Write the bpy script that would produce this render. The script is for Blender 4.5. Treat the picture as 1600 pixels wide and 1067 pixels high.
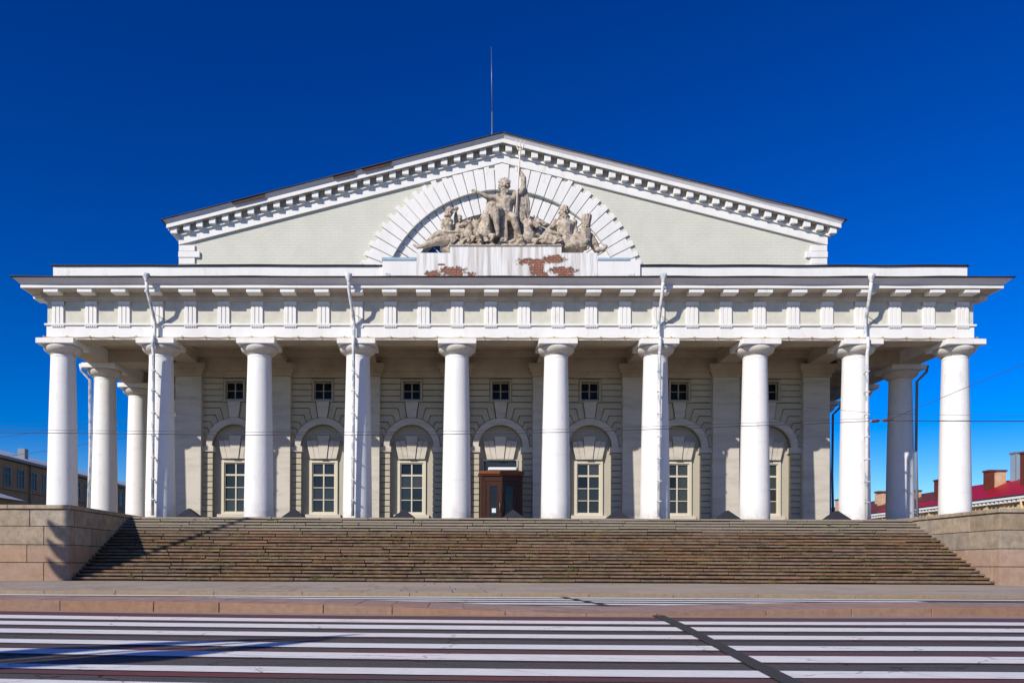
import bpy, bmesh, math, random
from mathutils import Vector, Matrix, noise
random.seed(7)
R = math.radians
scene = bpy.context.scene
for o in list(bpy.data.objects): bpy.data.objects.remove(o)
COL = scene.collection

# ------------------------------------------------------------------ camera
CX, CY, CZ = -2.7767, -41.3139, -2.3422
FOC, YAW, PIT, ROL, SX, SY = 1278.7019, -0.0113, 0.0052, 0.0045, -110.4386, 344.3422
c, s = math.cos(YAW), math.sin(YAW)
rt = Vector((c, -s, 0)); f0 = Vector((s, c, 0)); zz = Vector((0, 0, 1))
cp, sp = math.cos(PIT), math.sin(PIT)
fw = cp*f0 + sp*zz; up = cp*zz - sp*f0
cr, sr = math.cos(ROL), math.sin(ROL)
r2 = cr*rt + sr*up; u2 = cr*up - sr*rt
cam_d = bpy.data.cameras.new('camera'); cam = bpy.data.objects.new('camera', cam_d); COL.objects.link(cam)
M = Matrix((r2, u2, -fw)).transposed().to_4x4(); M.translation = Vector((CX, CY, CZ)); cam.matrix_world = M
cam_d.lens = FOC/1600*36; cam_d.sensor_width = 36; cam_d.shift_x = -SX/1600; cam_d.shift_y = SY/1600
cam_d.clip_end = 5000; scene.camera = cam

# ------------------------------------------------------------------ sky, sun, exposure
SUN = Vector((-.94, -1.0, .84)).normalized()          # towards the sun
world = bpy.data.worlds.new('World'); scene.world = world; world.use_nodes = True
nt = world.node_tree; nt.nodes.clear()
sky = nt.nodes.new('ShaderNodeTexSky'); sky.sky_type = 'NISHITA'; sky.sun_disc = False
sky.sun_elevation = math.asin(SUN.z); sky.sun_rotation = math.atan2(SUN.x, SUN.y)
sky.air_density = 1.0; sky.dust_density = 0.15; sky.ozone_density = 5.0; sky.altitude = 200
gam = nt.nodes.new('ShaderNodeHueSaturation'); gam.inputs['Saturation'].default_value = 1.35; gam.inputs['Hue'].default_value = .519
bg = nt.nodes.new('ShaderNodeBackground'); bg.inputs['Strength'].default_value = 0.065
wo = nt.nodes.new('ShaderNodeOutputWorld')
gm = nt.nodes.new('ShaderNodeGamma'); gm.inputs[1].default_value = 1.35; nt.links.new(sky.outputs[0], gm.inputs[0]); nt.links.new(gm.outputs[0], gam.inputs['Color']); nt.links.new(gam.outputs[0], bg.inputs['Color']); nt.links.new(bg.outputs[0], wo.inputs[0])
sun_d = bpy.data.lights.new('sun', 'SUN'); sun_d.energy = 5.0; sun_d.angle = R(.53); sun_d.color = (1, .935, .84)
sun = bpy.data.objects.new('sun', sun_d); COL.objects.link(sun); sun.rotation_euler = SUN.to_track_quat('Z', 'Y').to_euler()
sun.location = (-30, -40, 40)
vs = scene.view_settings; vs.view_transform = 'Standard'; vs.look = 'None'; vs.exposure = 0; vs.gamma = 1; vs.use_curve_mapping = False

# ------------------------------------------------------------------ materials
def mat(name, col, rough=.8, col2=None, scale=3., amt=1., bump=0., bscale=20., metal=0., rand=0., streak=False, lo=.4, hi=.7, spec=.3):
    """plain procedural surface: base colour, a second colour blended in by noise, fine relief, per-object tint"""
    m = bpy.data.materials.new(name); m.use_nodes = True
    n, l = m.node_tree.nodes, m.node_tree.links
    p = n['Principled BSDF']; p.inputs['Roughness'].default_value = rough; p.inputs['Metallic'].default_value = metal
    p.inputs['Specular IOR Level'].default_value = spec
    tc = n.new('ShaderNodeNewGeometry')
    mp = n.new('ShaderNodeMapping'); l.new(tc.outputs['Position'], mp.inputs[0])
    if streak: mp.inputs['Scale'].default_value = streak if isinstance(streak, tuple) else (1, 1, .12)
    cur = None
    if col2:
        t = n.new('ShaderNodeTexNoise'); t.inputs['Scale'].default_value = scale; t.inputs['Detail'].default_value = 8; t.inputs['Roughness'].default_value = .65
        l.new(mp.outputs[0], t.inputs['Vector'])
        r = n.new('ShaderNodeMapRange'); r.inputs[1].default_value = lo; r.inputs[2].default_value = hi; r.inputs[4].default_value = amt
        l.new(t.outputs[0], r.inputs[0])
        x = n.new('ShaderNodeMix'); x.data_type = 'RGBA'; x.inputs[6].default_value = (*col, 1); x.inputs[7].default_value = (*col2, 1)
        l.new(r.outputs[0], x.inputs[0]); cur = x.outputs[2]
    if rand:
        oi = n.new('ShaderNodeObjectInfo'); h = n.new('ShaderNodeHueSaturation')
        if cur: l.new(cur, h.inputs['Color'])
        else: h.inputs['Color'].default_value = (*col, 1)
        r = n.new('ShaderNodeMapRange'); r.inputs[3].default_value = 1-rand; r.inputs[4].default_value = 1+rand
        l.new(oi.outputs['Random'], r.inputs[0]); l.new(r.outputs[0], h.inputs['Value'])
        ms = n.new('ShaderNodeMath'); ms.operation = 'MULTIPLY'; ms.inputs[1].default_value = 7.31
        fr = n.new('ShaderNodeMath'); fr.operation = 'FRACT'; l.new(oi.outputs['Random'], ms.inputs[0]); l.new(ms.outputs[0], fr.inputs[0])
        r3 = n.new('ShaderNodeMapRange'); r3.inputs[3].default_value = 1-1.6*rand; r3.inputs[4].default_value = 1+.8*rand
        l.new(fr.outputs[0], r3.inputs[0]); l.new(r3.outputs[0], h.inputs['Saturation'])
        cur = h.outputs[0]
    if cur: l.new(cur, p.inputs['Base Color'])
    else: p.inputs['Base Color'].default_value = (*col, 1)
    if bump:
        t = n.new('ShaderNodeTexNoise'); t.inputs['Scale'].default_value = bscale; t.inputs['Detail'].default_value = 6
        l.new(tc.outputs['Position'], t.inputs['Vector'])
        b = n.new('ShaderNodeBump'); b.inputs['Strength'].default_value = bump; b.inputs['Distance'].default_value = .02
        l.new(t.outputs[0], b.inputs['Height']); l.new(b.outputs[0], p.inputs['Normal'])
    return m

def layer(m, col, mask_fn):
    """blend another colour over a material's base where mask_fn(nodes, links, position) gives 1"""
    n, l = m.node_tree.nodes, m.node_tree.links
    p = n['Principled BSDF']; bc = p.inputs['Base Color']
    x = n.new('ShaderNodeMix'); x.data_type = 'RGBA'
    if bc.links: l.new(bc.links[0].from_socket, x.inputs[6])
    else: x.inputs[6].default_value = bc.default_value[:]
    if isinstance(col, tuple): x.inputs[7].default_value = (*col, 1)
    else: l.new(col, x.inputs[7])
    g = n.new('ShaderNodeNewGeometry')
    l.new(mask_fn(n, l, g.outputs['Position']), x.inputs[0]); l.new(x.outputs[2], bc)

def nz(n, l, pos, scale, lo, hi, vec=(1, 1, 1), detail=8):
    mp = n.new('ShaderNodeMapping'); mp.inputs['Scale'].default_value = vec; l.new(pos, mp.inputs[0])
    t = n.new('ShaderNodeTexNoise'); t.inputs['Scale'].default_value = scale; t.inputs['Detail'].default_value = detail; t.inputs['Roughness'].default_value = .7
    l.new(mp.outputs[0], t.inputs['Vector'])
    r = n.new('ShaderNodeMapRange'); r.inputs[1].default_value = lo; r.inputs[2].default_value = hi; l.new(t.outputs[0], r.inputs[0])
    return r.outputs[0]
def mth(n, l, op, a, b=None):
    k = n.new('ShaderNodeMath'); k.operation = op
    for i, v in enumerate((a, b)):
        if v is None: continue
        if isinstance(v, (int, float)): k.inputs[i].default_value = v
        else: l.new(v, k.inputs[i])
    return k.outputs[0]

WHITE = mat('white_plaster', (.80, .785, .74), .75, (.68, .66, .61), 1.1, .75, .3, 14, streak=True, lo=.46, hi=.75)
layer(WHITE, (.46, .41, .34), lambda n, l, p: mth(n, l, 'MULTIPLY', nz(n, l, p, 2.2, .58, .76, (1, 1, .4)), .6))
layer(WHITE, (.30, .26, .21), lambda n, l, p: mth(n, l, 'MULTIPLY', nz(n, l, p, 6.5, .68, .78, (1.6, 1, .35)), .6))
COLW = mat('column_plaster', (.80, .785, .745), .7, (.69, .675, .65), .9, .7, .35, 9, streak=(1, 1, .2), lo=.46, hi=.72)
layer(COLW, (.58, .56, .53), lambda n, l, p: mth(n, l, 'MULTIPLY', nz(n, l, p, 1.2, .55, .72, (.35, .35, 3.2)), .4))   # lifts of old paint round the drums
layer(COLW, (.50, .45, .39), lambda n, l, p: mth(n, l, 'MULTIPLY', nz(n, l, p, 3.1, .58, .74, (1, 1, .30)), .6))
def lowdirt(n, l, pos):
    q = n.new('ShaderNodeSeparateXYZ'); l.new(pos, q.inputs[0]); r = n.new('ShaderNodeMapRange'); r.inputs[1].default_value = .9; r.inputs[2].default_value = .0
    l.new(q.outputs[2], r.inputs[0]); return mth(n, l, 'MULTIPLY', mth(n, l, 'MULTIPLY', r.outputs[0], nz(n, l, pos, 2.4, .35, .6)), .6)
layer(COLW, (.42, .37, .31), lowdirt)
layer(COLW, (.20, .15, .11), lambda n, l, p: nz(n, l, p, 5.5, .71, .74, (1, 1, 1.3)))       # small chips down to the render
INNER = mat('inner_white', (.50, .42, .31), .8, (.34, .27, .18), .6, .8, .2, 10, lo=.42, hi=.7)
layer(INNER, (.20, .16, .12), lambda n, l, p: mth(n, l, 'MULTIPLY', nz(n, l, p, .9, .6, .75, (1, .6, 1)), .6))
PILA = mat('pilaster_plaster', (.58, .535, .455), .8, (.40, .355, .29), .9, .8, .2, 10, streak=(.5, 1, 2.6), lo=.45, hi=.7)
OLIVE = mat('olive_plaster', (.49, .445, .335), .85, (.40, .355, .26), 1.2, .8, .2, 12, lo=.4, hi=.7, rand=.05)
OLIVED = mat('olive_joint', (.28, .25, .185), .9, (.21, .18, .13), 1.2, .8)
NICHE = mat('niche_plaster', (.47, .43, .34), .85, (.42, .39, .32), 1.2, .8, .2, 12)
METOPE = mat('frieze_olive', (.62, .60, .50), .85, (.50, .48, .39), 2., .8, .2, 12)
# gable wall: clapboard-thin brick rows
GABLE = mat('gable_brick_paint', (.64, .63, .53), .85, (.57, .56, .47), .8, .8, 0)
def rows(m):
    n, l = m.node_tree.nodes, m.node_tree.links; p = n['Principled BSDF']
    g = n.new('ShaderNodeNewGeometry'); mp = n.new('ShaderNodeMapping'); mp.inputs['Rotation'].default_value = (R(90), 0, 0); l.new(g.outputs['Position'], mp.inputs[0])
    b = n.new('ShaderNodeTexBrick'); b.inputs['Scale'].default_value = 1; b.inputs['Brick Width'].default_value = .52; b.inputs['Row Height'].default_value = .155
    b.inputs['Mortar Size'].default_value = .012; b.inputs['Mortar Smooth'].default_value = .3
    b.inputs['Color1'].default_value = (1, 1, 1, 1); b.inputs['Color2'].default_value = (.85, .85, .85, 1); b.inputs['Mortar'].default_value = (0, 0, 0, 1)
    l.new(mp.outputs[0], b.inputs['Vector'])
    bu = n.new('ShaderNodeBump'); bu.inputs['Strength'].default_value = .5; bu.inputs['Distance'].default_value = .02
    l.new(b.outputs['Color'], bu.inputs['Height']); l.new(bu.outputs[0], p.inputs['Normal'])
    layer(m, (.50, .49, .40), lambda n, l, pos: mth(n, l, 'MULTIPLY', b.outputs['Fac'], .35))
rows(GABLE)
# pedestal: white paint fallen off the brick in patches
PED = mat('pedestal_plaster', (.80, .79, .76), .8, (.40, .35, .28), 2.2, 1., .3, 14, streak=(2.2, 1, .12), lo=.44, hi=.72)
def brick_patch(m):
    n, l = m.node_tree.nodes, m.node_tree.links
    g = n.new('ShaderNodeNewGeometry'); mp = n.new('ShaderNodeMapping'); mp.inputs['Rotation'].default_value = (R(90), 0, 0); l.new(g.outputs['Position'], mp.inputs[0])
    b = n.new('ShaderNodeTexBrick'); b.inputs['Scale'].default_value = 1; b.inputs['Brick Width'].default_value = .26; b.inputs['Row Height'].default_value = .085; b.inputs['Mortar Size'].default_value = .012
    b.inputs['Color1'].default_value = (.30, .075, .035, 1); b.inputs['Color2'].default_value = (.17, .04, .022, 1); b.inputs['Mortar'].default_value = (.33, .24, .18, 1); l.new(mp.outputs[0], b.inputs['Vector'])
    def mask(n, l, pos):
        t = n.new('ShaderNodeTexNoise'); t.inputs['Scale'].default_value = 4.6; t.inputs['Detail'].default_value = 12; t.inputs['Roughness'].default_value = .8; l.new(pos, t.inputs['Vector'])
        sx_ = n.new('ShaderNodeSeparateXYZ'); l.new(pos, sx_.inputs[0])
        best = None
        for (x, z, a, h) in ((-3.7, 12.25, .40, .17), (-2.75, 12.35, .75, .24), (-2.2, 12.2, .6, .17), (-3.3, 12.72, .16, .06), (1.25, 12.85, .75, .17), (1.5, 12.5, .38, .35), (1.75, 12.1, .28, .3), (2.3, 12.98, .55, .20), (2.75, 12.42, .65, .18), (2.95, 12.15, .45, .12)):
            dx = mth(n, l, 'DIVIDE', mth(n, l, 'SUBTRACT', sx_.outputs[0], x), a); dz = mth(n, l, 'DIVIDE', mth(n, l, 'SUBTRACT', sx_.outputs[2], z), h)
            d = mth(n, l, 'ADD', mth(n, l, 'MULTIPLY', dx, dx), mth(n, l, 'MULTIPLY', dz, dz))
            best = d if best is None else mth(n, l, 'MINIMUM', best, d)
        v = mth(n, l, 'ADD', best, mth(n, l, 'MULTIPLY', mth(n, l, 'SUBTRACT', t.outputs[0], .5), 7.5))
        store.append(v); return mth(n, l, 'LESS_THAN', v, thr[0])
    store, thr = [], [1.35]
    layer(m, (.50, .43, .36), mask)
    thr[0] = .8; layer(m, b.outputs['Color'], mask)
    p = n['Principled BSDF']; r = n.new('ShaderNodeMapRange'); r.inputs[1].default_value = .7; r.inputs[2].default_value = .9; l.new(store[-1], r.inputs[0])
    bu = n.new('ShaderNodeBump'); bu.inputs['Strength'].default_value = 1; bu.inputs['Distance'].default_value = .05; l.new(r.outputs[0], bu.inputs['Height'])
    old = p.inputs['Normal'].links[0].from_socket; l.new(old, bu.inputs['Normal']); l.new(bu.outputs[0], p.inputs['Normal'])
brick_patch(PED)
SOFF = mat('dirt_and_bounce_soffit', (.56, .50, .42), .85, (.38, .32, .25), 1.1, .9, .2, 12, lo=.42, hi=.7)  # brown of bounced light put into the colour, together with grime
CAPW = mat('capital_plaster', (.66, .61, .54), .8, (.50, .45, .38), 1.8, .8, .2, 12)
SIMA = mat('cornice_sheet', (.76, .73, .73), .6, (.64, .60, .60), .5, .6)
DARK = mat('dark_roof_edge', (.045, .045, .05), .6)
ROOFM = mat('roof_sheet', (.16, .17, .18), .5)
BLUEM = mat('blue_flashing', (.34, .46, .55), .45, (.25, .34, .42), 3, .6)
PIPE = mat('downpipe_paint', (.68, .67, .65), .6, (.30, .37, .42), 3.6, .9, .2, 20, streak=(1, 1, .5), lo=.50, hi=.57)
PIPED = mat('downpipe_dark', (.20, .22, .25), .5)
GLASS = mat('window_glass', (.030, .038, .038), .10, spec=.32, rand=.6)
n_, l_ = GLASS.node_tree.nodes, GLASS.node_tree.links
tb = n_.new('ShaderNodeTexNoise'); tb.inputs['Scale'].default_value = 1.3; bb = n_.new('ShaderNodeBump'); bb.inputs['Strength'].default_value = .15; bb.inputs['Distance'].default_value = .05
gp = n_.new('ShaderNodeNewGeometry'); l_.new(gp.outputs['Position'], tb.inputs['Vector']); l_.new(tb.outputs[0], bb.inputs['Height']); l_.new(bb.outputs[0], n_['Principled BSDF'].inputs['Normal'])
GLASSD = mat('dark_glass', (.010, .012, .012), .15, spec=.14)
FRAME = mat('window_frame_paint', (.62, .57, .44), .6)
FRAMED = mat('upper_frame_paint', (.42, .38, .29), .7)
WOOD = mat('door_wood', (.060, .022, .011), .5, (.030, .012, .007), 6, .8, .2, 30, streak=(3, 3, .4))
WOODL = mat('door_cornice_wood', (.22, .075, .025), .5)
PAPER = mat('paper', (.75, .8, .82), .8)
STEP = mat('step_granite', (.215, .132, .080), .85, (.085, .058, .034), 2.2, .9, .5, 30, rand=.13, lo=.42, hi=.68)
layer(STEP, (.085, .10, .03), lambda n, l, p: mth(n, l, 'MULTIPLY', nz(n, l, p, 2.6, .58, .72, (.5, 1, 2)), .55))
layer(STEP, (.44, .41, .35), lambda n, l, p: mth(n, l, 'MULTIPLY', nz(n, l, p, 1.9, .62, .72, (.35, 1, 1.5)), .55))
layer(STEP, (.03, .022, .012), lambda n, l, p: nz(n, l, p, 5.5, .66, .70, (.7, 1, 2.2)))
layer(STEP, (.26, .13, .085), lambda n, l, p: mth(n, l, 'MULTIPLY', nz(n, l, p, .8, .52, .64, (.6, 1, 6)), .6))
def topgrey(n, l, pos):
    q = n.new('ShaderNodeSeparateXYZ'); l.new(pos, q.inputs[0]); r = n.new('ShaderNodeMapRange'); r.inputs[1].default_value = -.85; r.inputs[2].default_value = -.5; r.inputs[4].default_value = .6
    l.new(q.outputs[2], r.inputs[0]); return r.outputs[0]
layer(STEP, (.33, .30, .24), topgrey)
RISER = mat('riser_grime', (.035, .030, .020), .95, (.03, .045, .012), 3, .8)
def lowz(n, l, pos):
    q = n.new('ShaderNodeSeparateXYZ'); l.new(pos, q.inputs[0]); r = n.new('ShaderNodeMapRange'); r.inputs[1].default_value = -1.5; r.inputs[2].default_value = -1.7
    l.new(q.outputs[2], r.inputs[0]); return r.outputs[0]
GRAN = mat('wall_granite', (.38, .30, .21), .85, (.20, .155, .105), 2.4, .85, .8, 40, rand=.14, lo=.4, hi=.7)
layer(GRAN, (.10, .085, .065), lambda n, l, p: mth(n, l, 'MULTIPLY', nz(n, l, p, 14, .52, .68), .5))
layer(GRAN, (.60, .53, .43), lambda n, l, p: mth(n, l, 'MULTIPLY', nz(n, l, p, 20, .60, .70), .5))
layer(GRAN, (.38, .21, .13), lambda n, l, p: mth(n, l, 'MULTIPLY', lowz(n, l, p), .5))

KERB = mat('kerb_granite', (.30, .175, .11), .8, (.20, .12, .075), 8, .8, .4, 60, rand=.05)
KERB2 = mat('far_kerb_granite', (.32, .235, .145), .8, (.23, .165, .10), 8, .8, .4, 60, rand=.05)
PAVE = mat('pavement_slab', (.36, .295, .235), .85, (.27, .22, .175), 3, .8, .3, 40, rand=.10)
PAVEJ = mat('pavement_joint', (.13, .11, .10), .9)
COBB = mat('island_paving', (.34, .215, .175), .85, (.19, .14, .13), 5, .9, .5, 30, rand=.10)
ASPH = mat('asphalt', (.068, .060, .060), .85, (.13, .118, .116), 55, .9, .5, 120, lo=.5, hi=.62)
layer(ASPH, (.044, .040, .040), lambda n, l, p: mth(n, l, 'MULTIPLY', nz(n, l, p, .5, .5, .7, (.4, 1, 1)), .6))
ASPD = mat('asphalt_patch', (.046, .043, .043), .85, (.055, .053, .052), 50, .8, .5, 120)
def worn(name, col, lo, hi, under=(.062, .057, .056), sc=3.):
    m = mat(name, col, .7, tuple(v*.86 for v in col), 5, .8, .25, 90)
    layer(m, under, lambda n, l, p: nz(n, l, p, sc, lo, hi, (.25, 1.6, 1), 12))
    layer(m, tuple(v*.72 for v in col), lambda n, l, p: mth(n, l, 'MULTIPLY', nz(n, l, p, 70, .52, .7), .5))
    return m
WPAINT = worn('white_road_paint', (.76, .745, .72), .62, .74)
def cracks(m, col, amt=1.):
    def f(n, l, p):
        mp = n.new('ShaderNodeMapping'); mp.inputs['Scale'].default_value = (1, 1.6, 1); l.new(p, mp.inputs[0])
        t = n.new('ShaderNodeTexNoise'); t.inputs['Scale'].default_value = 1.1; t.inputs['Detail'].default_value = 7; l.new(mp.outputs[0], t.inputs['Vector'])
        va = n.new('ShaderNodeVectorMath'); va.operation = 'MULTIPLY_ADD'; va.inputs[1].default_value = (.9, .9, .9); l.new(t.outputs['Color'], va.inputs[0]); l.new(mp.outputs[0], va.inputs[2])
        v = n.new('ShaderNodeTexVoronoi'); v.feature = 'DISTANCE_TO_EDGE'; v.inputs['Scale'].default_value = .42; l.new(va.outputs[0], v.inputs['Vector'])
        return mth(n, l, 'MULTIPLY', mth(n, l, 'LESS_THAN', v.outputs['Distance'], .004), amt)
    layer(m, col, f)
cracks(WPAINT, (.20, .19, .19), .7); cracks(ASPH, (.02, .018, .018))
RPAINT = worn('red_road_paint', (.16, .040, .042), .42, .60, sc=1.6)
STONE = mat('weathered_limestone', (.50, .425, .33), .9, (.17, .12, .08), 5.5, .85, 1., 26, rand=.05, lo=.44, hi=.64)
layer(STONE, (.62, .57, .49), lambda n, l, p: mth(n, l, 'MULTIPLY', nz(n, l, p, 2.3, .55, .7), .6))
layer(STONE, (.09, .07, .05), lambda n, l, p: mth(n, l, 'MULTIPLY', nz(n, l, p, 9, .6, .75), .6))
TRID = mat('trident_paint', (.70, .64, .54), .6)
STEEL = mat('grey_steel', (.22, .23, .24), .45, metal=.6)
VENT = mat('vent_sheet', (.030, .032, .040), .8, spec=.1)
WIRE = mat('wire', (.05, .045, .05), .6)
ROPE = mat('rope_light', (.42, .30, .14), .6)
MOSS = mat('moss', (.055, .085, .012), .9, (.11, .12, .02), 9, .8)
LWALL = mat('left_warehouse_plaster', (.30, .235, .155), .85, (.24, .185, .12), 1, .7)
LROOF = mat('left_roof_sheet', (.52, .57, .60), .45, (.38, .43, .46), .7, .7)
RWALL = mat('right_warehouse_plaster', (.62, .47, .24), .85, (.50, .38, .20), .8, .8)
RROOF = mat('red_roof_sheet', (.36, .008, .022), .5, (.26, .006, .018), .5, .7)
RROOFD = mat('rusty_roof_sheet', (.13, .035, .022), .6, (.09, .025, .016), .7, .7)
BRICKC = mat('chimney_brick', (.60, .42, .26), .85, (.44, .28, .17), 1.5, .8)
RUST = mat('rusty_sheet', (.14, .035, .02), .7, (.09, .022, .014), 1.5, .8)
BARK = mat('bark', (.06, .045, .03), .9)
LEAF = mat('leaf', (.05, .08, .02), .8)
CLOUD = None

# ------------------------------------------------------------------ helpers
def mesh(name, v, f, m, bevel=0, smooth=False):
    me = bpy.data.meshes.new(name); me.from_pydata(v, [], f)
    bm = bmesh.new(); bm.from_mesh(me)
    bmesh.ops.recalc_face_normals(bm, faces=bm.faces)
    if bevel: bmesh.ops.bevel(bm, geom=bm.edges[:], offset=bevel, segments=1, affect='EDGES', clamp_overlap=True)
    bm.to_mesh(me); bm.free()
    if smooth: me.polygons.foreach_set('use_smooth', [True]*len(me.polygons))
    if m: me.materials.append(m)
    return me
def put(name, me, parent=None, loc=(0, 0, 0), rz=0, kind=None, label=None, cat=None, group=None, scale=None):
    o = bpy.data.objects.new(name, me); COL.objects.link(o); o.location = loc
    if rz: o.rotation_euler.z = rz
    if scale: o.scale = scale
    if parent: o.parent = parent
    if kind: o['kind'] = kind
    if label: o['label'] = label
    if cat: o['category'] = cat
    if group: o['group'] = group
    return o
def empty(name, loc, label, cat, group=None): return put(name, None, None, loc, label=label, cat=cat, group=group)
BOXF = [(0, 1, 2, 3), (4, 7, 6, 5), (0, 4, 5, 1), (1, 5, 6, 2), (2, 6, 7, 3), (3, 7, 4, 0)]
def boxv(x0, x1, y0, y1, z0, z1): return [(x0, y0, z0), (x1, y0, z0), (x1, y1, z0), (x0, y1, z0), (x0, y0, z1), (x1, y0, z1), (x1, y1, z1), (x0, y1, z1)]
def box(name, x0, x1, y0, y1, z0, z1, m, parent=None, bevel=0, **k):
    cx, cy, cz = (x0+x1)/2, (y0+y1)/2, (z0+z1)/2
    return put(name, mesh(name, boxv(x0-cx, x1-cx, y0-cy, y1-cy, z0-cz, z1-cz), BOXF, m, bevel), parent, (cx, cy, cz), **k)
def multi(name, boxes, m, parent=None, bevel=0, **k):
    v, f = [], []
    for b in boxes:
        o = len(v); v += boxv(*b); f += [tuple(i+o for i in q) for q in BOXF]
    return put(name, mesh(name, v, f, m, bevel), parent, **k)
def prismm(name, poly, y0, y1, m, bevel=0):
    """polygon in x,z pushed through y"""
    n = len(poly); v = [(x, y0, z) for x, z in poly]+[(x, y1, z) for x, z in poly]
    f = [tuple(range(n)), tuple(range(2*n-1, n-1, -1))]+[(i, (i+1) % n, n+(i+1) % n, n+i) for i in range(n)]
    return mesh(name, v, f, m, bevel)
def prism(name, poly, y0, y1, m, parent=None, bevel=0, **k): return put(name, prismm(name, poly, y0, y1, m, bevel), parent, **k)
def lathem(name, prof, m, seg=48, smooth=True):
    v, f = [], []
    for r, z in prof: v += [(r*math.cos(2*math.pi*i/seg), r*math.sin(2*math.pi*i/seg), z) for i in range(seg)]
    for j in range(len(prof)-1):
        for i in range(seg): f.append((j*seg+i, j*seg+(i+1) % seg, (j+1)*seg+(i+1) % seg, (j+1)*seg+i))
    n0 = len(v); v += v[:seg]+v[n0-seg:n0]; f.append(tuple(range(n0, n0+seg))); f.append(tuple(range(n0+seg, n0+2*seg)))   # caps keep their own vertices
    me = mesh(name, v, f, m)
    if smooth:
        for p in me.polygons: p.use_smooth = len(p.vertices) == 4
    return me
def ring(name, prof, m, parent, X=22.5, Y0=0., Y1=65., **k):
    """sweep a closed outline (outward offset, height) round the rectangle of column centres"""
    n = len(prof); v = []
    for sx_, sy_ in ((-1, 0), (1, 0), (1, 1), (-1, 1)):
        for o_, z in prof: v.append((sx_*(X+o_), (Y1+o_) if sy_ else (Y0-o_), z))
    f = []
    for a in range(4):
        b = (a+1) % 4
        for i in range(n): f.append((a*n+i, a*n+(i+1) % n, b*n+(i+1) % n, b*n+i))
    return put(name, mesh(name, v, f, m), parent, **k)
def tubem(name, pts, rad, m, seg=8, closed_ends=True):
    pts = [Vector(p) for p in pts]; rad = rad if isinstance(rad, (list, tuple)) else [rad]*len(pts)
    v, f = [], []; prev = None
    for i, p in enumerate(pts):
        d = (pts[min(i+1, len(pts)-1)]-pts[max(i-1, 0)]).normalized()
        if prev is None: a = d.orthogonal().normalized()
        else: a = (prev-d*prev.dot(d)).normalized()
        prev = a; b = d.cross(a)
        for k in range(seg):
            t = 2*math.pi*k/seg; v.append(p+(a*math.cos(t)+b*math.sin(t))*rad[i])
    for i in range(len(pts)-1):
        for k in range(seg): f.append((i*seg+k, i*seg+(k+1) % seg, (i+1)*seg+(k+1) % seg, (i+1)*seg+k))
    f += [tuple(range(seg)), tuple(range(len(v)-seg, len(v)))]
    return mesh(name, [tuple(q) for q in v], f, m, smooth=True)
def tube(name, pts, rad, m, parent=None, seg=8, **k): return put(name, tubem(name, pts, rad, m, seg), parent, **k)
def sheet(name, poly, z, m, parent=None, **k): return put(name, mesh(name, [(x, y, z) for x, y in poly], [tuple(range(len(poly)))], m), parent, **k)

# ------------------------------------------------------------------ ground, road, pavements
ZR, ZP = -3.15, -3.0
sheet('ground', [(-1500, -1500), (1500, -1500), (1500, 1500), (-1500, 1500)], ZR-.03, ASPH, kind='structure')
road = sheet('road', [(-60, -60), (60, -60), (60, -18.0), (-60, -18.0)], ZR, ASPH, kind='structure')
# pedestrian crossing: stripes between measured lines (y at x=-10, y at x=5)
EDGES = [[(-10.49, -27.3), (-1.79, -28.22), (5.51, -27.91)], [(-9.89, -28.38), (-1.86, -29.12), (4.85, -28.97)], [(-9.45, -29.19), (-1.91, -29.77), (4.45, -29.63)], [(-9.13, -29.77), (-1.94, -30.26), (4.06, -30.26)], [(-8.75, -30.45), (-2.0, -30.94), (3.66, -30.9)], [(-8.37, -31.14), (-2.04, -31.59), (3.26, -31.55)], [(-8.04, -31.74), (-2.08, -32.12), (2.93, -32.08)], [(-7.6, -32.55), (-2.14, -32.89), (2.46, -32.84)], [(-7.36, -32.98), (-2.18, -33.36), (2.18, -33.29)], [(-7.06, -33.52), (-2.21, -33.83), (1.86, -33.81)], [(-6.82, -33.96), (-2.25, -34.33), (1.55, -34.32)], [(-6.39, -34.74), (-2.29, -34.9), (1.18, -34.92)], [(-6.24, -35.02), (-2.32, -35.3), (0.94, -35.3)], [(-5.91, -35.62), (-2.37, -35.89), (0.56, -35.91)], [(-5.77, -35.88), (-2.39, -36.17), (0.37, -36.23)]]
def edge(k, x):
    """height of painted edge number k at x: a gentle curve through three surveyed points, straight beyond them"""
    (x0, y0), (x1, y1), (x2, y2) = EDGES[k]
    def q(t): return y0*(t-x1)*(t-x2)/((x0-x1)*(x0-x2))+y1*(t-x0)*(t-x2)/((x1-x0)*(x1-x2))+y2*(t-x0)*(t-x1)/((x2-x0)*(x2-x1))
    if x < x0: return q(x0)+(x-x0)*-.03
    if x > x2: return q(x2)+(x-x2)*-.01
    return q(x)
def stripe(name, fa_, fb_, x0, x1, dz, m, parent=road):
    n = 90; xs_ = [x0+(x1-x0)*i/n for i in range(n+1)]
    v = [(x, fa_(x)+.010*noise.noise((x*1.9, fa_(0)*9, 1)), ZR+dz) for x in xs_]+[(x, fb_(x)+.010*noise.noise((x*1.9, fb_(0)*9, 5)), ZR+dz) for x in xs_]
    return put(name, mesh(name, v, [(i, i+1, n+2+i, n+1+i) for i in range(n)], m), parent)
def mix(a, b, t): return lambda x: edge(a, x)*(1-t)+edge(b, x)*t
for k in range(7): stripe('crossing_stripe', mix(2*k+1, 2*k+1, 0), mix(2*k+2, 2*k+2, 0), -16, 14, .010, WPAINT)
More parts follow.
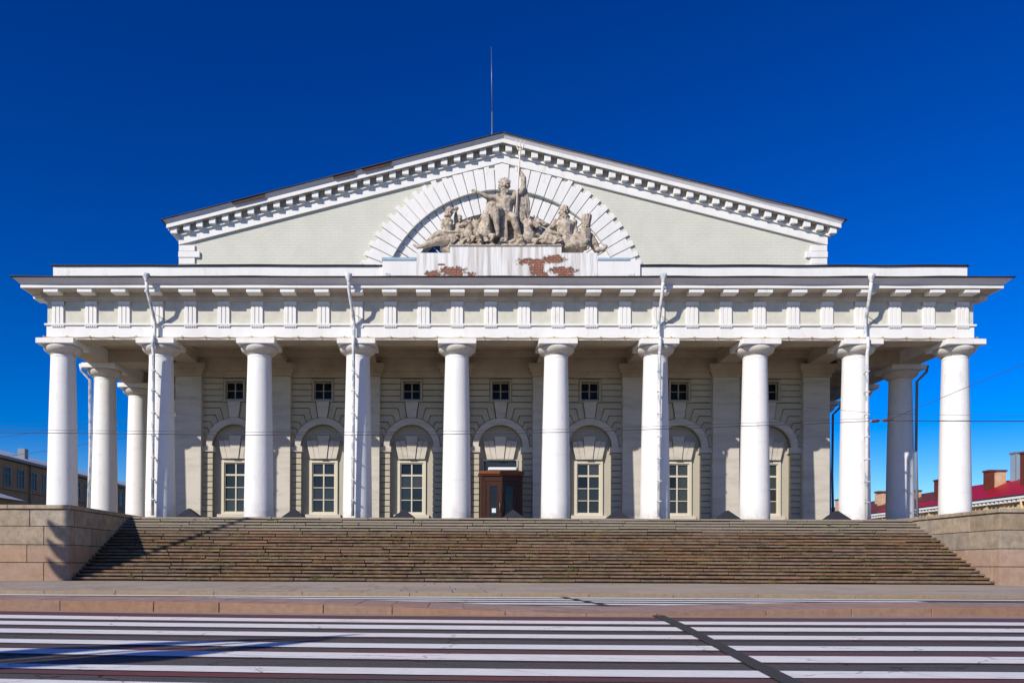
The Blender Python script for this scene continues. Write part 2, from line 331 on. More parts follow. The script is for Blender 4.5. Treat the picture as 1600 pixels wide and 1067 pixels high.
for a, b, t0, t1 in ((0, 1, 0, .98), (2, 3, .0, .35), (4, 5, 0, .12), (5, 6, -.12, .0), (6, 7, 0, .16), (7, 8, -.1, 0), (8, 9, .40, .98), (9, 10, -.06, 0), (10, 11, 0, .06), (12, 13, .02, .42), (13, 14, -.15, 0)):
    stripe('red_paint', mix(a, b, t0), mix(a, b, t1), -16, 14, .005, RPAINT)
for i, (a, b) in enumerate(((-19.75, -20.35), (-20.95, -21.55), (-22.15, -22.7), (-23.3, -23.9), (-24.5, -25.0))):
    stripe('crossing_stripe', lambda x, a=a: a-.02*x, lambda x, b=b: b-.02*x, -9.5 if i else -17, 8.6 if i else 15, .010, WPAINT)
sheet('asphalt_patch', [(.57, -27.60), (.78, -27.60), (.50, -29.8), (.16, -32.1), (-.19, -34.6), (-.30, -35.4), (-.64, -38), (-.80, -38), (-.455, -35.4), (-.35, -34.6), (.0, -32.1), (.31, -29.8)], ZR+.016, ASPD, road)
sheet('asphalt_patch', [(.06, -19.0), (.22, -19.0), (.66, -25.3), (.44, -25.3)], ZR+.016, ASPD, road)

# traffic island with a dropped middle
IH = [(-40, .19), (-10.6, .19), (-6.1, .167), (-4.7, .145), (-3.3, .12), (-1.9, .07), (-.6, .035), (.4, .045), (2.3, .09), (3.7, .12), (5, .145), (40, .15)]
def isl_h(x):
    for (a, u), (b, v) in zip(IH, IH[1:]):
        if x <= b: return ZR+u+(v-u)*(x-a)/(b-a)
    return ZR+.15
def isl_f(x): return -27.10-.68*math.exp(-((x+1)/5.5)**2)
island = put('traffic_island', None, kind='structure')
NX = 150; xs = [-32+64*i/NX for i in range(NX+1)]
v = []
for x in xs:
    h = isl_h(x); yf = isl_f(x)+.17
    v += [(x, yf, h-.004), (x, -25.15, h-.004), (x, -25.15, ZR-.1)]
f = []
for i in range(NX): f += [(3*i, 3*i+3, 3*i+4, 3*i+1), (3*i+1, 3*i+4, 3*i+5, 3*i+2)]
put('island_bed', mesh('island_bed', v, f, PAVEJ), island)
# small paving setts of the island: the nearer rows as pieces, laid in cross rows
x = -15.; k = 0
while x < 16:
    w = .60+random.random()*.05
    for r_ in range(3):
        y0 = isl_f(x)+.19+r_*.72; y1 = y0+.70
        if y1 > -25.16: y1 = -25.16
        h0, h1 = isl_h(x), isl_h(x+w); j = random.uniform(-.002, .003)
        vv = [(x, y0, h0-.06), (x+w-.015, y0, h1-.06), (x+w-.015, y1, h1-.06), (x, y1, h0-.06), (x, y0, h0+j), (x+w-.015, y0, h1+j), (x+w-.015, y1, h1+j), (x, y1, h0+j)]
        put('paving_stone', mesh('paving_stone', vv, BOXF, COBB), island)
    x += w
def kerbrow(name, x0, x1, ff, hf, w, m, parent, lens, z0=-3.3):
    x = x0
    while x < x1:
        L = random.uniform(*lens); g = .005; h0, h1 = hf(x), hf(x+L)
        a, b = ff(x), ff(x+L); d = random.uniform(-.006, .006)
        vv = [(x+g, a+d, z0), (x+L-g, b+d, z0), (x+L-g, b+w, z0), (x+g, a+w, z0), (x+g, a+d+.01, h0), (x+L-g, b+d+.01, h1), (x+L-g, b+w, h1), (x+g, a+w, h0)]
        put(name, mesh(name, vv, BOXF, m, .008), parent); x += L
kerbrow('kerb_stone', -20, 20, isl_f, isl_h, .16, KERB, island, (1.05, 1.9))
box('gutter_strip', -25, 25, -28.02, -27.0, ZR-.1, ZR+.003, mat('gutter_concrete', (.30, .235, .20), .9, (.22, .17, .15), 4, .8), island)
# pavement in front of the steps
pav = put('pavement', None, kind='structure')
put('pavement_bed', mesh('pavement_bed', [(-60, -19.0, -3.055), (60, -19.0, -3.055), (60, -7.5, -3.008), (-60, -7.5, -3.008)], [(0, 1, 2, 3)], PAVEJ), pav)
kerbrow('kerb_stone', -26, 26, lambda x: -19.25-.3*math.exp(-(x/12.)**2), lambda x: -3.045, .18, KERB2, pav, (1.6, 3.0))
random.seed(11)
rows_y = [-19.02, -17.9, -16.5, -14.9, -13.0, -10.6, -7.55]
for r_ in range(6):
    x = -25.+random.random()
    while x < 25:
        w = random.choice((.95, 1.0, 1.25, 1.5)) if r_ < 4 else 1.9
        y0, y1 = rows_y[r_], rows_y[r_+1]-.03; z0, z1 = [-3.05+(y+19)/11.5*.05+random.uniform(-.003, .004) for y in (y0, y1)]
        sk = .0
        vv = [(x, y0, -3.1), (x+w-.03, y0, -3.1), (x+w-.03, y1, -3.1), (x, y1, -3.1), (x, y0, z0), (x+w-.03, y0, z0), (x+w-.03, y1, z1), (x, y1, z1)]
        put('paving_slab', mesh('paving_slab', vv, BOXF, PAVE), pav); x += w

# ------------------------------------------------------------------ steps
stair = empty('staircase', (0, -1.9, -3.0), 'wide flight of weathered brown granite steps with moss in the joints below the colonnade', 'steps')
def child(o, par): o.parent = par; o.matrix_parent_inverse = Matrix.Translation(-Vector(par.location)); return o
NS, RH, TR, YT = 20, .15, .31, -1.7
XL, XR = -18.3, 19.35
cut = [(-XL*0+XL-.15, ZP)]
random.seed(5)
bz = []
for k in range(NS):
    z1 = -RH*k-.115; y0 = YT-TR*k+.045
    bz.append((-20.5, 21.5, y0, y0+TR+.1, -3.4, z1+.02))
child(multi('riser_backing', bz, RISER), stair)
for k in range(NS):
    zt = -RH*k; y0 = YT-TR*k-.035
    x = -19.7-random.random()*2; xe = 20.9
    while x < xe:
        L = random.uniform(2.0, 3.5)
        x1 = min(x+L, xe)
        if x1-x < .5: break
        if x1 > XL-.3 and x < XR+.3:
            dz = random.uniform(-.012, .008); dy = random.uniform(-.02, .015)
            hh = random.uniform(.082, .104)
            child(box('stone', x+.016, x1-.016, y0+dy, y0+TR+.12, zt-hh+dz, zt+dz, STEP, None, .012), stair)
        x = x1
# moss and weeds in the joints
v, f = [], []
for i in range(1100):
    k = random.randrange(1, NS+1); x = random.uniform(XL+.4, XR-.3)
    if noise.noise((x*.35, k*.6, 3)) < -.05 and random.random() < .75: continue
    y = YT-TR*k+random.uniform(-.04, .05); z = -RH*k; r_ = random.uniform(.04, .18)
    for t in range(14):
        a = random.uniform(0, 6.28); d = r_*random.random()*1.3; h = random.uniform(.02, .07)
        px, py = x+d*math.cos(a)*1.6, y+d*math.sin(a)*.35; w = random.uniform(.012, .03); b = len(v)
        v += [(px-w, py, z-.005), (px+w, py, z-.005), (px+random.uniform(-.03, .03), py-random.uniform(0, .03), z+h)]; f.append((b, b+1, b+2))
put('moss_tufts', mesh('moss_tufts', v, f, MOSS), None, kind='stuff', label='green moss and small weeds growing along the joints of the granite steps', cat='moss')

# ------------------------------------------------------------------ cheek walls of the steps
def cheek(name, xi, sgn, label):
    w = empty(name, (xi, -7.9, -3.0), label, 'wall')
    zs = [-.06, -.77, -1.53, -2.26, -3.05]
    far = 13.; back = -1.45
    # solid core just behind the blocks
    a, b = sorted((xi+sgn*.12, xi+sgn*far)); child(box('wall_core', a, b, -7.78, 0.5, -3.3, -.08, RISER), w)
    for r_ in range(4):
        z1, z0 = zs[r_], zs[r_+1]
        # front face
        x = 0.; odd = r_ % 2
        while x < far:
            L = (1.05 if (odd and x == 0) else random.uniform(1.55, 2.1)); x1 = min(x+L, far)
            p, q = sorted((xi+sgn*(x+.006), xi+sgn*(x1-.006))); d = random.uniform(-.006, .01)
            child(box('granite_block', p+.005, q-.005, -7.9+d, -7.45, z0+.011, z1-.011, GRAN, None, .014), w); x = x1
        # face along the steps
        y = -7.44
        while y < 0.3:
            L = random.uniform(1.0, 1.7); y1 = min(y+L, .3); d = random.uniform(-.006, .008)
            p, q = sorted((xi+sgn*d, xi+sgn*.45)); child(box('granite_block', p, q, y+.010, y1-.010, z0+.011, z1-.011, GRAN, None, .012), w); y = y1
    x = -.07
    while x < far:
        L = random.uniform(2.0, 2.8); p, q = sorted((xi+sgn*(x+.004), xi+sgn*(x+L-.004)))
        child(box('coping_slab', p, q, -7.98, -7.2, -.058, .105, GRAN, None, .015), w); x += L
    y = -7.195
    while y < -1.3:
        L = 1.42; p, q = sorted((xi-sgn*.07, xi+sgn*.75)); child(box('coping_slab', p, q, y+.004, y+L-.004, -.058, .105, GRAN, None, .015), w); y += L
    p, q = sorted((xi+sgn*.76, xi+sgn*far)); child(box('terrace_fill', p, q, -7.195, 0.5, -.079, .06, PAVE), w)
random.seed(21)
cheek('stair_side_wall', -18.43, -1, 'granite block wall at the left end of the steps with the curved shadow on its corner')
cheek('stair_side_wall', 19.47, 1, 'fully sunlit granite block wall at the right end of the steps')
box('terrace', -40, 40, -1.4, 95, -3.3, -.02, mat('terrace_stone', (.17, .145, .12), .9, (.11, .095, .08), 2, .8), None, kind='structure')

# ------------------------------------------------------------------ the exchange building
B = empty('exchange_building', (0, 0, 0), 'white neoclassical temple front building with a Doric colonnade and wide pediment above the steps', 'building')
# columns: shaft + capital
def shaft_prof():
    p = []
    for i in range(13):
        t = i/12; r_ = .735-.145*(t**1.35); p.append((r_, .0+8.06*t))
    return p+[(.585, 8.10), (.60, 8.12), (.60, 8.16), (.585, 8.18), (.585, 8.27)]
SH = lathem('column', shaft_prof(), COLW, 48)
ECH = lathem('echinus', [(.585, 8.22), (.62, 8.24), (.62, 8.265), (.65, 8.27), (.65, 8.295), (.67, 8.30), (.77, 8.355), (.86, 8.43), (.915, 8.53), (.925, 8.59), (.90, 8.64), (.86, 8.662)], CAPW, 48)
AB = mesh('abacus', boxv(-.95, .95, -.95, .95, 8.664, 8.926), BOXF, WHITE, .012)
def column(x, y):
    o = put('column', SH, B, (x, y, 0), rz=random.random()*6); e = put('echinus', ECH, o); a = put('abacus', AB, o); a.rotation_euler.z = -o.rotation_euler.z
for i in range(10): column(5*(i-4.5), 0)
for k in range(1, 14):
    for sx_ in (-1, 1): column(22.5*sx_, 5*k)
# entablature
ring('architrave', [(-.58, 8.93), (.58, 8.93), (.58, 9.64), (.66, 9.64), (.66, 9.72), (-.58, 9.72)], WHITE, B)
ring('frieze', [(-.5, 9.722), (.55, 9.722), (.55, 10.83), (-.5, 10.83)], METOPE, B)
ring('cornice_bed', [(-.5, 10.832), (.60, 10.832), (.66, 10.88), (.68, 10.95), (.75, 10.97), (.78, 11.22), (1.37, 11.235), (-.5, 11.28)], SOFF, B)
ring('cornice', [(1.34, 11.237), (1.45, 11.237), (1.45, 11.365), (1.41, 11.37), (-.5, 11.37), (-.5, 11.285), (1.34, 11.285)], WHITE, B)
ring('architrave_soffit', [(-.575, 8.922), (.57, 8.922), (.57, 8.929), (-.575, 8.929)], INNER, B)  # underside strip, brown of bounced light put into its colour
ring('cornice_sheet', [(-.4, 11.372), (1.40, 11.372), (1.44, 11.40), (1.52, 11.46), (1.72, 11.635), (1.72, 11.65), (-.4, 11.65)], SIMA, B)
ring('cornice_flashing', [(-.4, 11.652), (1.78, 11.640), (1.80, 11.66), (1.79, 11.69), (-.4, 11.73)], DARK, B)
ring('blocking_course', [(-.3, 11.70), (.37, 11.70), (.37, 12.68), (-.3, 12.68)], WHITE, B)
ring('blocking_flashing', [(-.35, 12.682), (.44, 12.682), (.46, 12.70), (.44, 12.735), (-.35, 12.75)], DARK, B)
# triglyphs with guttae
tg = []
for k in (-1, 0, 1): tg += [(k*.205-.078, k*.205+.078, -.085, 0, 9.724, 10.62)]
tb_ = [(-.31, .31, -.045, 0, 9.724, 10.83), (-.31, .31, -.090, 0, 10.64, 10.83)]
v, f = [], []
for b in tg+tb_+[(-.32, .32, -.095, -.03, 9.60, 9.638)]+[(-.29+.106*g_, -.24+.106*g_, -.09, -.03, 9.545, 9.60) for g_ in range(6)]:
    o_ = len(v); v += boxv(*b); f += [tuple(i+o_ for i in q) for q in BOXF]
TRI = mesh('triglyph', v, f, WHITE)
MUT = mesh('mutule', boxv(-.36, .36, -1.38, -.80, 11.045, 11.228), BOXF, WHITE, .008)
P3 = 5/3.
for i in range(28):
    x = -22.5+P3*i; put('triglyph', TRI, B, (x, -.552, 0)); put('mutule', MUT, B, (x, 0, 0))
for k in range(0, 40):
    for sx_ in (-1, 1):
        if k: put('triglyph', TRI, B, (sx_*23.052, k*P3, 0), rz=sx_*R(90))
        put('mutule', MUT, B, (sx_*22.5, k*P3, 0), rz=sx_*R(90))
# rope of lights along the foot of the architrave
pts = []
for i in range(0, 281):
    x = -23.2+46.4*i/280; ph = (i % 7)/7.; pts.append((x, -.63, 9.045-.03*4*ph*(1-ph)+.008*noise.noise((x, 0, 0))))
tube('rope_light', pts, .022, ROPE, B, 5)
multi('rope_clip', [(-23.2+46.4*i/40-.03, -23.2+46.4*i/40+.03, -.655, -.57, 9.0, 9.10) for i in range(41)], ROPE, B)
# ambulatory: beams, ceiling, wall entablature
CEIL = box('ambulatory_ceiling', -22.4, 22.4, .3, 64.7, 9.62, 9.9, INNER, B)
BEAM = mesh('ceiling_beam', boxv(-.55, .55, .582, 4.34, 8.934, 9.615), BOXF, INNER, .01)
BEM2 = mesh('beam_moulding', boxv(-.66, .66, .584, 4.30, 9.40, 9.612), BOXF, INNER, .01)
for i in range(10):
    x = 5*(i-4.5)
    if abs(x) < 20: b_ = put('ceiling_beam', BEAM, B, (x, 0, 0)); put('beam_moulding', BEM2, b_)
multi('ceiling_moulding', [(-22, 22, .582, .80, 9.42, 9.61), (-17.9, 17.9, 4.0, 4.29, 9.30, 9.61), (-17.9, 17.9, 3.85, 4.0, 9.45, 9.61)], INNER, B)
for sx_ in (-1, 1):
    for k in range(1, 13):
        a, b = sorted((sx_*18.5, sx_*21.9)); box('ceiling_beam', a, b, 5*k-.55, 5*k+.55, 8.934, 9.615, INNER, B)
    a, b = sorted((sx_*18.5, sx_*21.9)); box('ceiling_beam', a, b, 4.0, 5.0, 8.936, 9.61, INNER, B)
# cella core (behind the front wall) and its side walls with pilasters
box('cella_body', -18.0, 18.0, 5.75, 64, -.02, 12.6, PILA, B)
for sx_ in (-1, 1):
    for k in range(2, 13): a, b = sorted((sx_*18.0, sx_*18.3)); box('pilaster', a, b, 5*k-.73, 5*k+.73, 0, 8.93, PILA, B)
# wall architrave over the bays
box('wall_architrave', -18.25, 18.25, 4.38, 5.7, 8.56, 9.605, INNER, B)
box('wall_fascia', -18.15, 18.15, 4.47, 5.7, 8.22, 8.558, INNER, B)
PSH = mesh('pilaster', boxv(-.73, .73, 4.28, 5.0, 0, 8.24), BOXF, PILA, .01)
PCP = mesh('pilaster_capital', boxv(-.80, .80, 4.20, 4.9, 8.243, 8.45)+boxv(-.90, .90, 4.10, 4.9, 8.452, 8.62)+boxv(-1.0, 1.0, 4.0, 4.9, 8.622, 8.93), BOXF+[tuple(i+8 for i in q) for q in BOXF]+[tuple(i+16 for i in q) for q in BOXF], INNER)
for i in range(8):
    p_ = put('pilaster', PSH, B, (5*(i-3.5), 0, 0)); put('pilaster_capital', PCP, p_)
# one bay of the wall: meshes are made once, then placed seven times
SPR, RO, RI = 4.37, 1.60, 1.25
def arc(r_, a0, a1, n, cz=SPR, cx=0.): return [(cx+r_*math.cos(R(a0+(a1-a0)*i/n)), cz+r_*math.sin(R(a0+(a1-a0)*i/n))) for i in range(n+1)]
WALL1 = prismm('bay_wall', [(-2.0, -.01), (-RI, -.01), (-RI, SPR)]+arc(RI, 180, 0, 24)[1:]+[(RI, -.01), (2.0, -.01), (2.0, 7.02), (-2.0, 7.02)], 4.70, 5.2, OLIVED)
WALL2 = mesh('upper_wall', boxv(-2.0, -.50, 4.70, 5.2, 7.022, 8.22)+boxv(.50, 2.0, 4.70, 5.2, 7.022, 8.22)+boxv(-.498, .498, 4.70, 5.2, 8.02, 8.22), BOXF+[tuple(i+8 for i in q) for q in BOXF]+[tuple(i+16 for i in q) for q in BOXF], OLIVED)
WTH, WZ0, WZ1 = .66, .66, 3.50      # tall window half width, bottom, top
NB = mesh('niche_wall', boxv(-1.35, -WTH, 5.05, 5.2, -.01, 5.7)+boxv(WTH, 1.35, 5.05, 5.2, -.01, 5.7)+boxv(-WTH+.001, WTH-.001, 5.05, 5.2, WZ1, 5.7)+boxv(-WTH+.001, WTH-.001, 5.05, 5.2, -.01, WZ0), BOXF+[tuple(i+8 for i in q) for q in BOXF]+[tuple(i+16 for i in q) for q in BOXF]+[tuple(i+24 for i in q) for q in BOXF], NICHE)
NBD = mesh('niche_wall', boxv(-1.35, -1.0, 5.05, 5.2, -.01, 5.7)+boxv(1.0, 1.35, 5.05, 5.2, -.01, 5.7)+boxv(-.999, .999, 5.05, 5.2, 3.72, 5.7), BOXF+[tuple(i+8 for i in q) for q in BOXF]+[tuple(i+16 for i in q) for q in BOXF], NICHE)
# rusticated blocks of the upper wall; the lower ones bend towards the arch
g = .022; XE = 1.78
blocks = []
zc = [8.215, 7.89, 7.555, 7.215, 6.88]
for j in range(4):
    x_in = .62 if j else .62
    blocks.append([(x_in+.01, zc[j+1]+g), (XE, zc[j+1]+g), (XE, zc[j]-g), (x_in+.01, zc[j]-g)])
K = [((.40, 6.86), (.28, SPR+1.62)), ((.76, SPR+2.15), (.60, SPR+1.51)), ((1.05, SPR+1.75), (.90, SPR+1.34)), ((1.32, SPR+1.38), (1.19, SPR+1.09)), ((1.50, SPR+1.03), (1.40, SPR+.80)), ((1.62, SPR+.68), (1.53, SPR+.48))]
zl = [6.86, SPR+2.15, SPR+1.75, SPR+1.38, SPR+1.03, SPR+.68]
for j in range(5):
    (kx, kz), (ex, ez) = K[j]; (lx, lz), (mx, mz) = K[j+1]
    inner = arc(RO+.03, math.degrees(math.atan2(ez-SPR, ex)), math.degrees(math.atan2(mz-SPR, mx)), 4)
    inner = [p for p in inner]
    poly = [(XE, zl[j]-g), (kx+.02+(.015 if j else 0), kz-g)]+[(inner[0][0]+.02, inner[0][1])]+inner[1:-1]+[(inner[-1][0]-.0, inner[-1][1]+.03)]+[(lx, lz+g), (XE, lz+g)]
    blocks.append(poly)
blocks.append([(XE, SPR+.66), (K[5][0][0]+.02, SPR+.66)]+arc(RO+.03, math.degrees(math.atan2(.48, 1.53)), 2, 3)+[(XE, SPR+.04)])
BLK = []
for p in blocks:
    BLK.append(prismm('rusticated_block', p, 4.60, 4.71, OLIVE, .008)); BLK.append(prismm('rusticated_block', [(-x, z) for x, z in p], 4.60, 4.71, OLIVE, .008))
PH = (4.04-.36)/11
PB = mesh('rusticated_block', boxv(1.20, 1.76, 4.60, 4.71, .02, PH-.024), BOXF, OLIVE, .008)
PBL = mesh('rusticated_block', boxv(-1.76, -1.20, 4.60, 4.71, .02, PH-.024), BOXF, OLIVE, .008)
ARCH = prismm('arch_moulding', arc(RO, 180, 0, 32)+arc(RI-.01, 0, 180, 32), 4.53, 4.72, PILA)
KEY = prismm('keystone', [(-.25, 5.98), (.25, 5.98), (.37, 6.865), (-.37, 6.865)], 4.50, 4.72, PILA, .01)
IMP = [mesh('impost_block', boxv(a, b, 4.50, 5.06, 4.05, SPR-.002), BOXF, PILA, .012) for a, b in ((-1.86, -1.14), (1.14, 1.86))]
FV = []
for (t0, t1, b0, b1, top, y_) in ((-.34, .34, -.20, .20, 5.0, 4.78), (.35, .66, .21, .45, 4.75, 4.84), (.67, .96, .46, .74, 4.72, 4.845), (-.66, -.35, -.45, -.21, 4.75, 4.84), (-.96, -.67, -.74, -.46, 4.72, 4.845)):
    FV.append(prismm('lintel_stone', [(b0, 3.70), (b1, 3.70), (t1, top), (t0, top)], y_, 5.06, PILA, .01))
SILL = mesh('window_sill', boxv(-1.0, 1.0, 4.78, 5.06, .36, .56), BOXF, PILA, .01)
PLN = mesh('wall_plinth', boxv(-1.9, -1.0, 4.55, 5.0, 0, .34)+boxv(1.0, 1.9, 4.55, 5.0, 0, .34)+boxv(-.998, .998, 4.70, 5.0, 0, .355), BOXF+[tuple(i+8 for i in q) for q in BOXF]+[tuple(i+16 for i in q) for q in BOXF], PILA)
def frame_mesh(name, x0, x1, z0, z1, w, y0, y1, bars_v, bars_h, m, out=0):
    bs = [(x0, x0+w, y0, y1, z0, z1), (x1-w, x1, y0, y1, z0, z1), (x0+w, x1-w, y0, y1, z0, z0+w), (x0+w, x1-w, y0, y1, z1-w, z1)]
    for x, t in bars_v: bs.append((x-t/2, x+t/2, y0+.03, y1, z0+w, z1-w))
    for z, t in bars_h: bs.append((x0+w, x1-w, y0+.028, y1, z-t/2, z+t/2))
    v, f = [], []
    for b in bs:
        o_ = len(v); v += boxv(*b); f += [tuple(i+o_ for i in q) for q in BOXF]
    return mesh(name, v, f, m)
TW = frame_mesh('window', -WTH+.004, WTH-.004, WZ0, WZ1, .06, 5.02, 5.16, [(0, .07)], [(2.80, .10), (2.09, .04), (1.40, .04)], FRAME)
TWS = frame_mesh('window_surround', -.80, .80, WZ0-.12, WZ1+.14, .14, 4.96, 5.05, [], [], FRAME)
UW = frame_mesh('window', -.497, .497, 7.03, 8.01, .05, 4.80, 4.92, [(0, .06)], [(7.52, .035)], FRAMED)
UWS = frame_mesh('window_surround', -.60, .60, 6.90, 8.14, .10, 4.56, 4.70, [], [], FRAMED)
UWL = mesh('window_sill', boxv(-.66, .66, 4.52, 4.70, 6.868, 6.93), BOXF, FRAMED)
zed = [(2.86, 3.43), (2.12, 2.74), (1.43, 2.06), (.73, 1.37)]
def pane(x0, x1, z0, z1, y, m): return mesh('pane', [(x0, y, z0), (x1, y, z0), (x1, y+.012, z1), (x0, y+.012, z1), (x0, y+.03, z0), (x1, y+.03, z0), (x1, y+.03, z1), (x0, y+.03, z1)], [(0, 1, 2, 3), (4, 7, 6, 5), (0, 4, 5, 1), (1, 5, 6, 2), (2, 6, 7, 3), (3, 7, 4, 0)], m)
PANES = [pane(x0, x1, z0, z1, 5.09, GLASS) for z0, z1 in zed for x0, x1 in ((-.59, -.04), (.04, .59))]
UPAN = [pane(x0, x1, z0, z1, 4.86, GLASSD) for z0, z1 in ((7.54, 7.95), (7.09, 7.50)) for x0, x1 in ((-.44, -.035), (.035, .44))]
for i in range(7):
    X = 5*(i-3); L = (X, 0, 0); door = i == 3
    put('bay_wall', WALL1, B, L); put('upper_wall', WALL2, B, L); put('niche_wall', NBD if door else NB, B, L)
    box('room_behind', X-2.2, X+2.2, 5.56, 5.74, 0, 8.2, GLASSD, B)
    for q in BLK: put('rusticated_block', q, B, L)
    for j in range(11):
        for q in (PB, PBL): put('rusticated_block', q, B, (X, 0, .36+PH*j))
    put('arch_moulding', ARCH, B, L); put('keystone', KEY, B, L)
    for q in IMP: put('impost_block', q, B, L)
    for q in FV: put('lintel_stone', q, B, L)
    if not door:
        put('wall_plinth', PLN, B, L); put('window_sill', SILL, B, L)
        put('window_surround', TWS, B, L); w = put('window', TW, B, L)
        for q in PANES: put('pane', q, w)
    put('window_surround', UWS, B, L); put('window_sill', UWL, B, L)
    w = put('window', UW, B, L)
    for q in UPAN: put('pane', q, w)
# door porch in the middle bay
D = put('door_porch', None, B, (0, 0, 0), label='brown wooden door porch in the middle bay')
multi('porch_frame', [(-1.16, -1.02, 3.62, 5.04, 0, 2.66), (1.02, 1.16, 3.62, 5.04, 0, 2.66), (-1.02, 1.02, 3.66, 3.78, 2.36, 2.66), (-1.02, -.86, 3.64, 3.76, 0, 2.36), (.86, 1.02, 3.64, 3.76, 0, 2.36), (-1.02, 1.02, 3.80, 5.0, 2.60, 2.655)], WOOD, D, .008)
multi('porch_cornice', [(-1.20, 1.20, 3.56, 5.04, 2.662, 2.74), (-1.26, 1.26, 3.49, 5.04, 2.742, 2.82), (-1.22, 1.22, 3.52, 5.04, 2.822, 2.90)], WOODL, D, .01)
for a, b in ((-.855, -.005), (.005, .855)):
    dl = multi('door_leaf', [(a, a+.20, 3.68, 3.74, .02, 2.35), (b-.20, b, 3.68, 3.74, .02, 2.35), (a+.20, b-.20, 3.682, 3.738, .02, .38), (a+.20, b-.20, 3.682, 3.738, 2.08, 2.35), (a+.17, a+.22, 3.665, 3.70, .34, 2.12), (b-.22, b-.17, 3.665, 3.70, .34, 2.12), (a+.22, b-.22, 3.665, 3.70, .33, .38), (a+.22, b-.22, 3.665, 3.70, 2.08, 2.13)], WOOD, D)
box('door_glass', -.66, -.20, 3.70, 3.715, .38, 2.08, GLASS, D); box('door_glass', .20, .66, 3.70, 3.715, .38, 2.08, GLASS, D)
box('notice', -.52, -.30, 3.688, 3.695, .62, .86, PAPER, D)
tube('door_handle', [(-.09, 3.66, .7), (-.09, 3.62, .74), (-.09, 3.62, 1.12), (-.09, 3.66, 1.16)], .015, STEEL, D); tube('door_handle', [(.09, 3.66, .7), (.09, 3.62, .74), (.09, 3.62, 1.12), (.09, 3.66, 1.16)], .015, STEEL, D)
tw = put('transom_window', frame_mesh('transom_window', -.99, .99, 2.95, 3.70, .05, 4.98, 5.1, [], [], FRAME), B); box('pane', -.94, .94, 5.02, 5.04, 3.0, 3.65, GLASS, tw)
box('ledge_cover', -.68, .98, 4.5, 4.93, 3.06, 3.22, PAPER, B, .02)

# ------------------------------------------------------------------ pediment
YG = 4.5; LC = 11.93
T = lambda x: 21.60-.2545*abs(x)
pts = [(-18.05, 12.3), (-6.8, 12.3)]
half = arc(6.8, 176.9, 3.1, 64, LC)
gw = [(-18.05, 12.3)]+[(-6.79, 12.3)]+half+[(6.79, 12.3), (18.05, 12.3), (18.05, T(18.05)-.6), (0, T(0)-.6), (-18.05, T(18.05)-.6)]
prism('gable_wall', gw, YG, YG+.6, GABLE, B)
SL = math.atan(.2545)
def rake(name, up0, up1, y0, y1, m, xo, dip=0, **k):
    """a band that follows both slopes; up0/up1 = vertical offsets from the roof line"""
    for sg in (-1, 1):
        p = [(0, T(0)+up0), (sg*xo, T(xo)+up0), (sg*xo, T(xo)+up1), (0, T(0)+up1)]
        prism(name, p, y0, y1, m, B, **k)
rake('raking_frieze', -1.36, -.88, YG-.14, YG+.3, WHITE, 18.12)
rake('raking_moulding', -.90, -.80, YG-.24, YG+.3, WHITE, 18.24)
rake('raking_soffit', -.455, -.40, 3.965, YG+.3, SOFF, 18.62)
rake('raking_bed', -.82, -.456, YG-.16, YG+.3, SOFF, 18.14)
rake('raking_fascia', -.47, -.27, 3.90, 3.96, WHITE, 18.66)
for sg in (-1, 1):   # sloping sheet above the fascia and dark roof edge
    a, b = 18.66, 18.80
    v = [(0, 3.93, T(0)-.27), (sg*a, 3.93, T(a)-.27), (sg*b, 3.76, T(b)-.05), (0, 3.76, T(0)-.05), (0, 4.6, T(0)-.27), (sg*a, 4.6, T(a)-.27), (sg*b, 4.6, T(b)-.05), (0, 4.6, T(0)-.05)]
    put('raking_sheet', mesh('raking_sheet', v, BOXF, SIMA), B)
    v = [(0, 3.70, T(0)-.047), (sg*18.9, 3.70, T(18.9)-.047), (sg*18.9, 66, T(18.9)-.047), (0, 66, T(0)-.047), (0, 3.70, T(0)), (sg*18.9, 3.70, T(18.9)), (sg*18.9, 66, T(18.9)), (0, 66, T(0))]
    put('roof', mesh('roof', v, BOXF, DARK), B)
# eaves returning along the sides
    a, b = sorted((sg*18.05, sg*18.66)); box('side_cornice', a, b, 4.2, 65, T(18.66)-.46, T(18.66)-.10, WHITE, B)
    a, b = sorted((sg*17.4, sg*18.05)); box('upper_side_wall', a, b, 5.12, 65, 12.3, T(18.05)-.4, GABLE, B)
MOD = mesh('modillion', boxv(-.18, .18, 4.04, 4.32, -.80, -.46), BOXF, WHITE, .01)
for sg in (-1, 1):
    for k in range(26):
        x = sg*(.36+.7175*k)
        o = put('modillion', MOD, B, (x, 0, T(x)))
# quoins at both ends of the gable
for sg in (-1, 1):
    z = T(18.05)-1.37; wide = False
    while z > 12.4:
        w = 1.18 if wide else .90; a, b = sorted((sg*(18.12 if not wide else 18.14), sg*(18.12-w))); z0 = z-.36
        box('quoin', a, b, YG-(.13 if wide else .10), YG+.3, z0+.014, z-.014, WHITE, B, .01); z = z0; wide = not wide
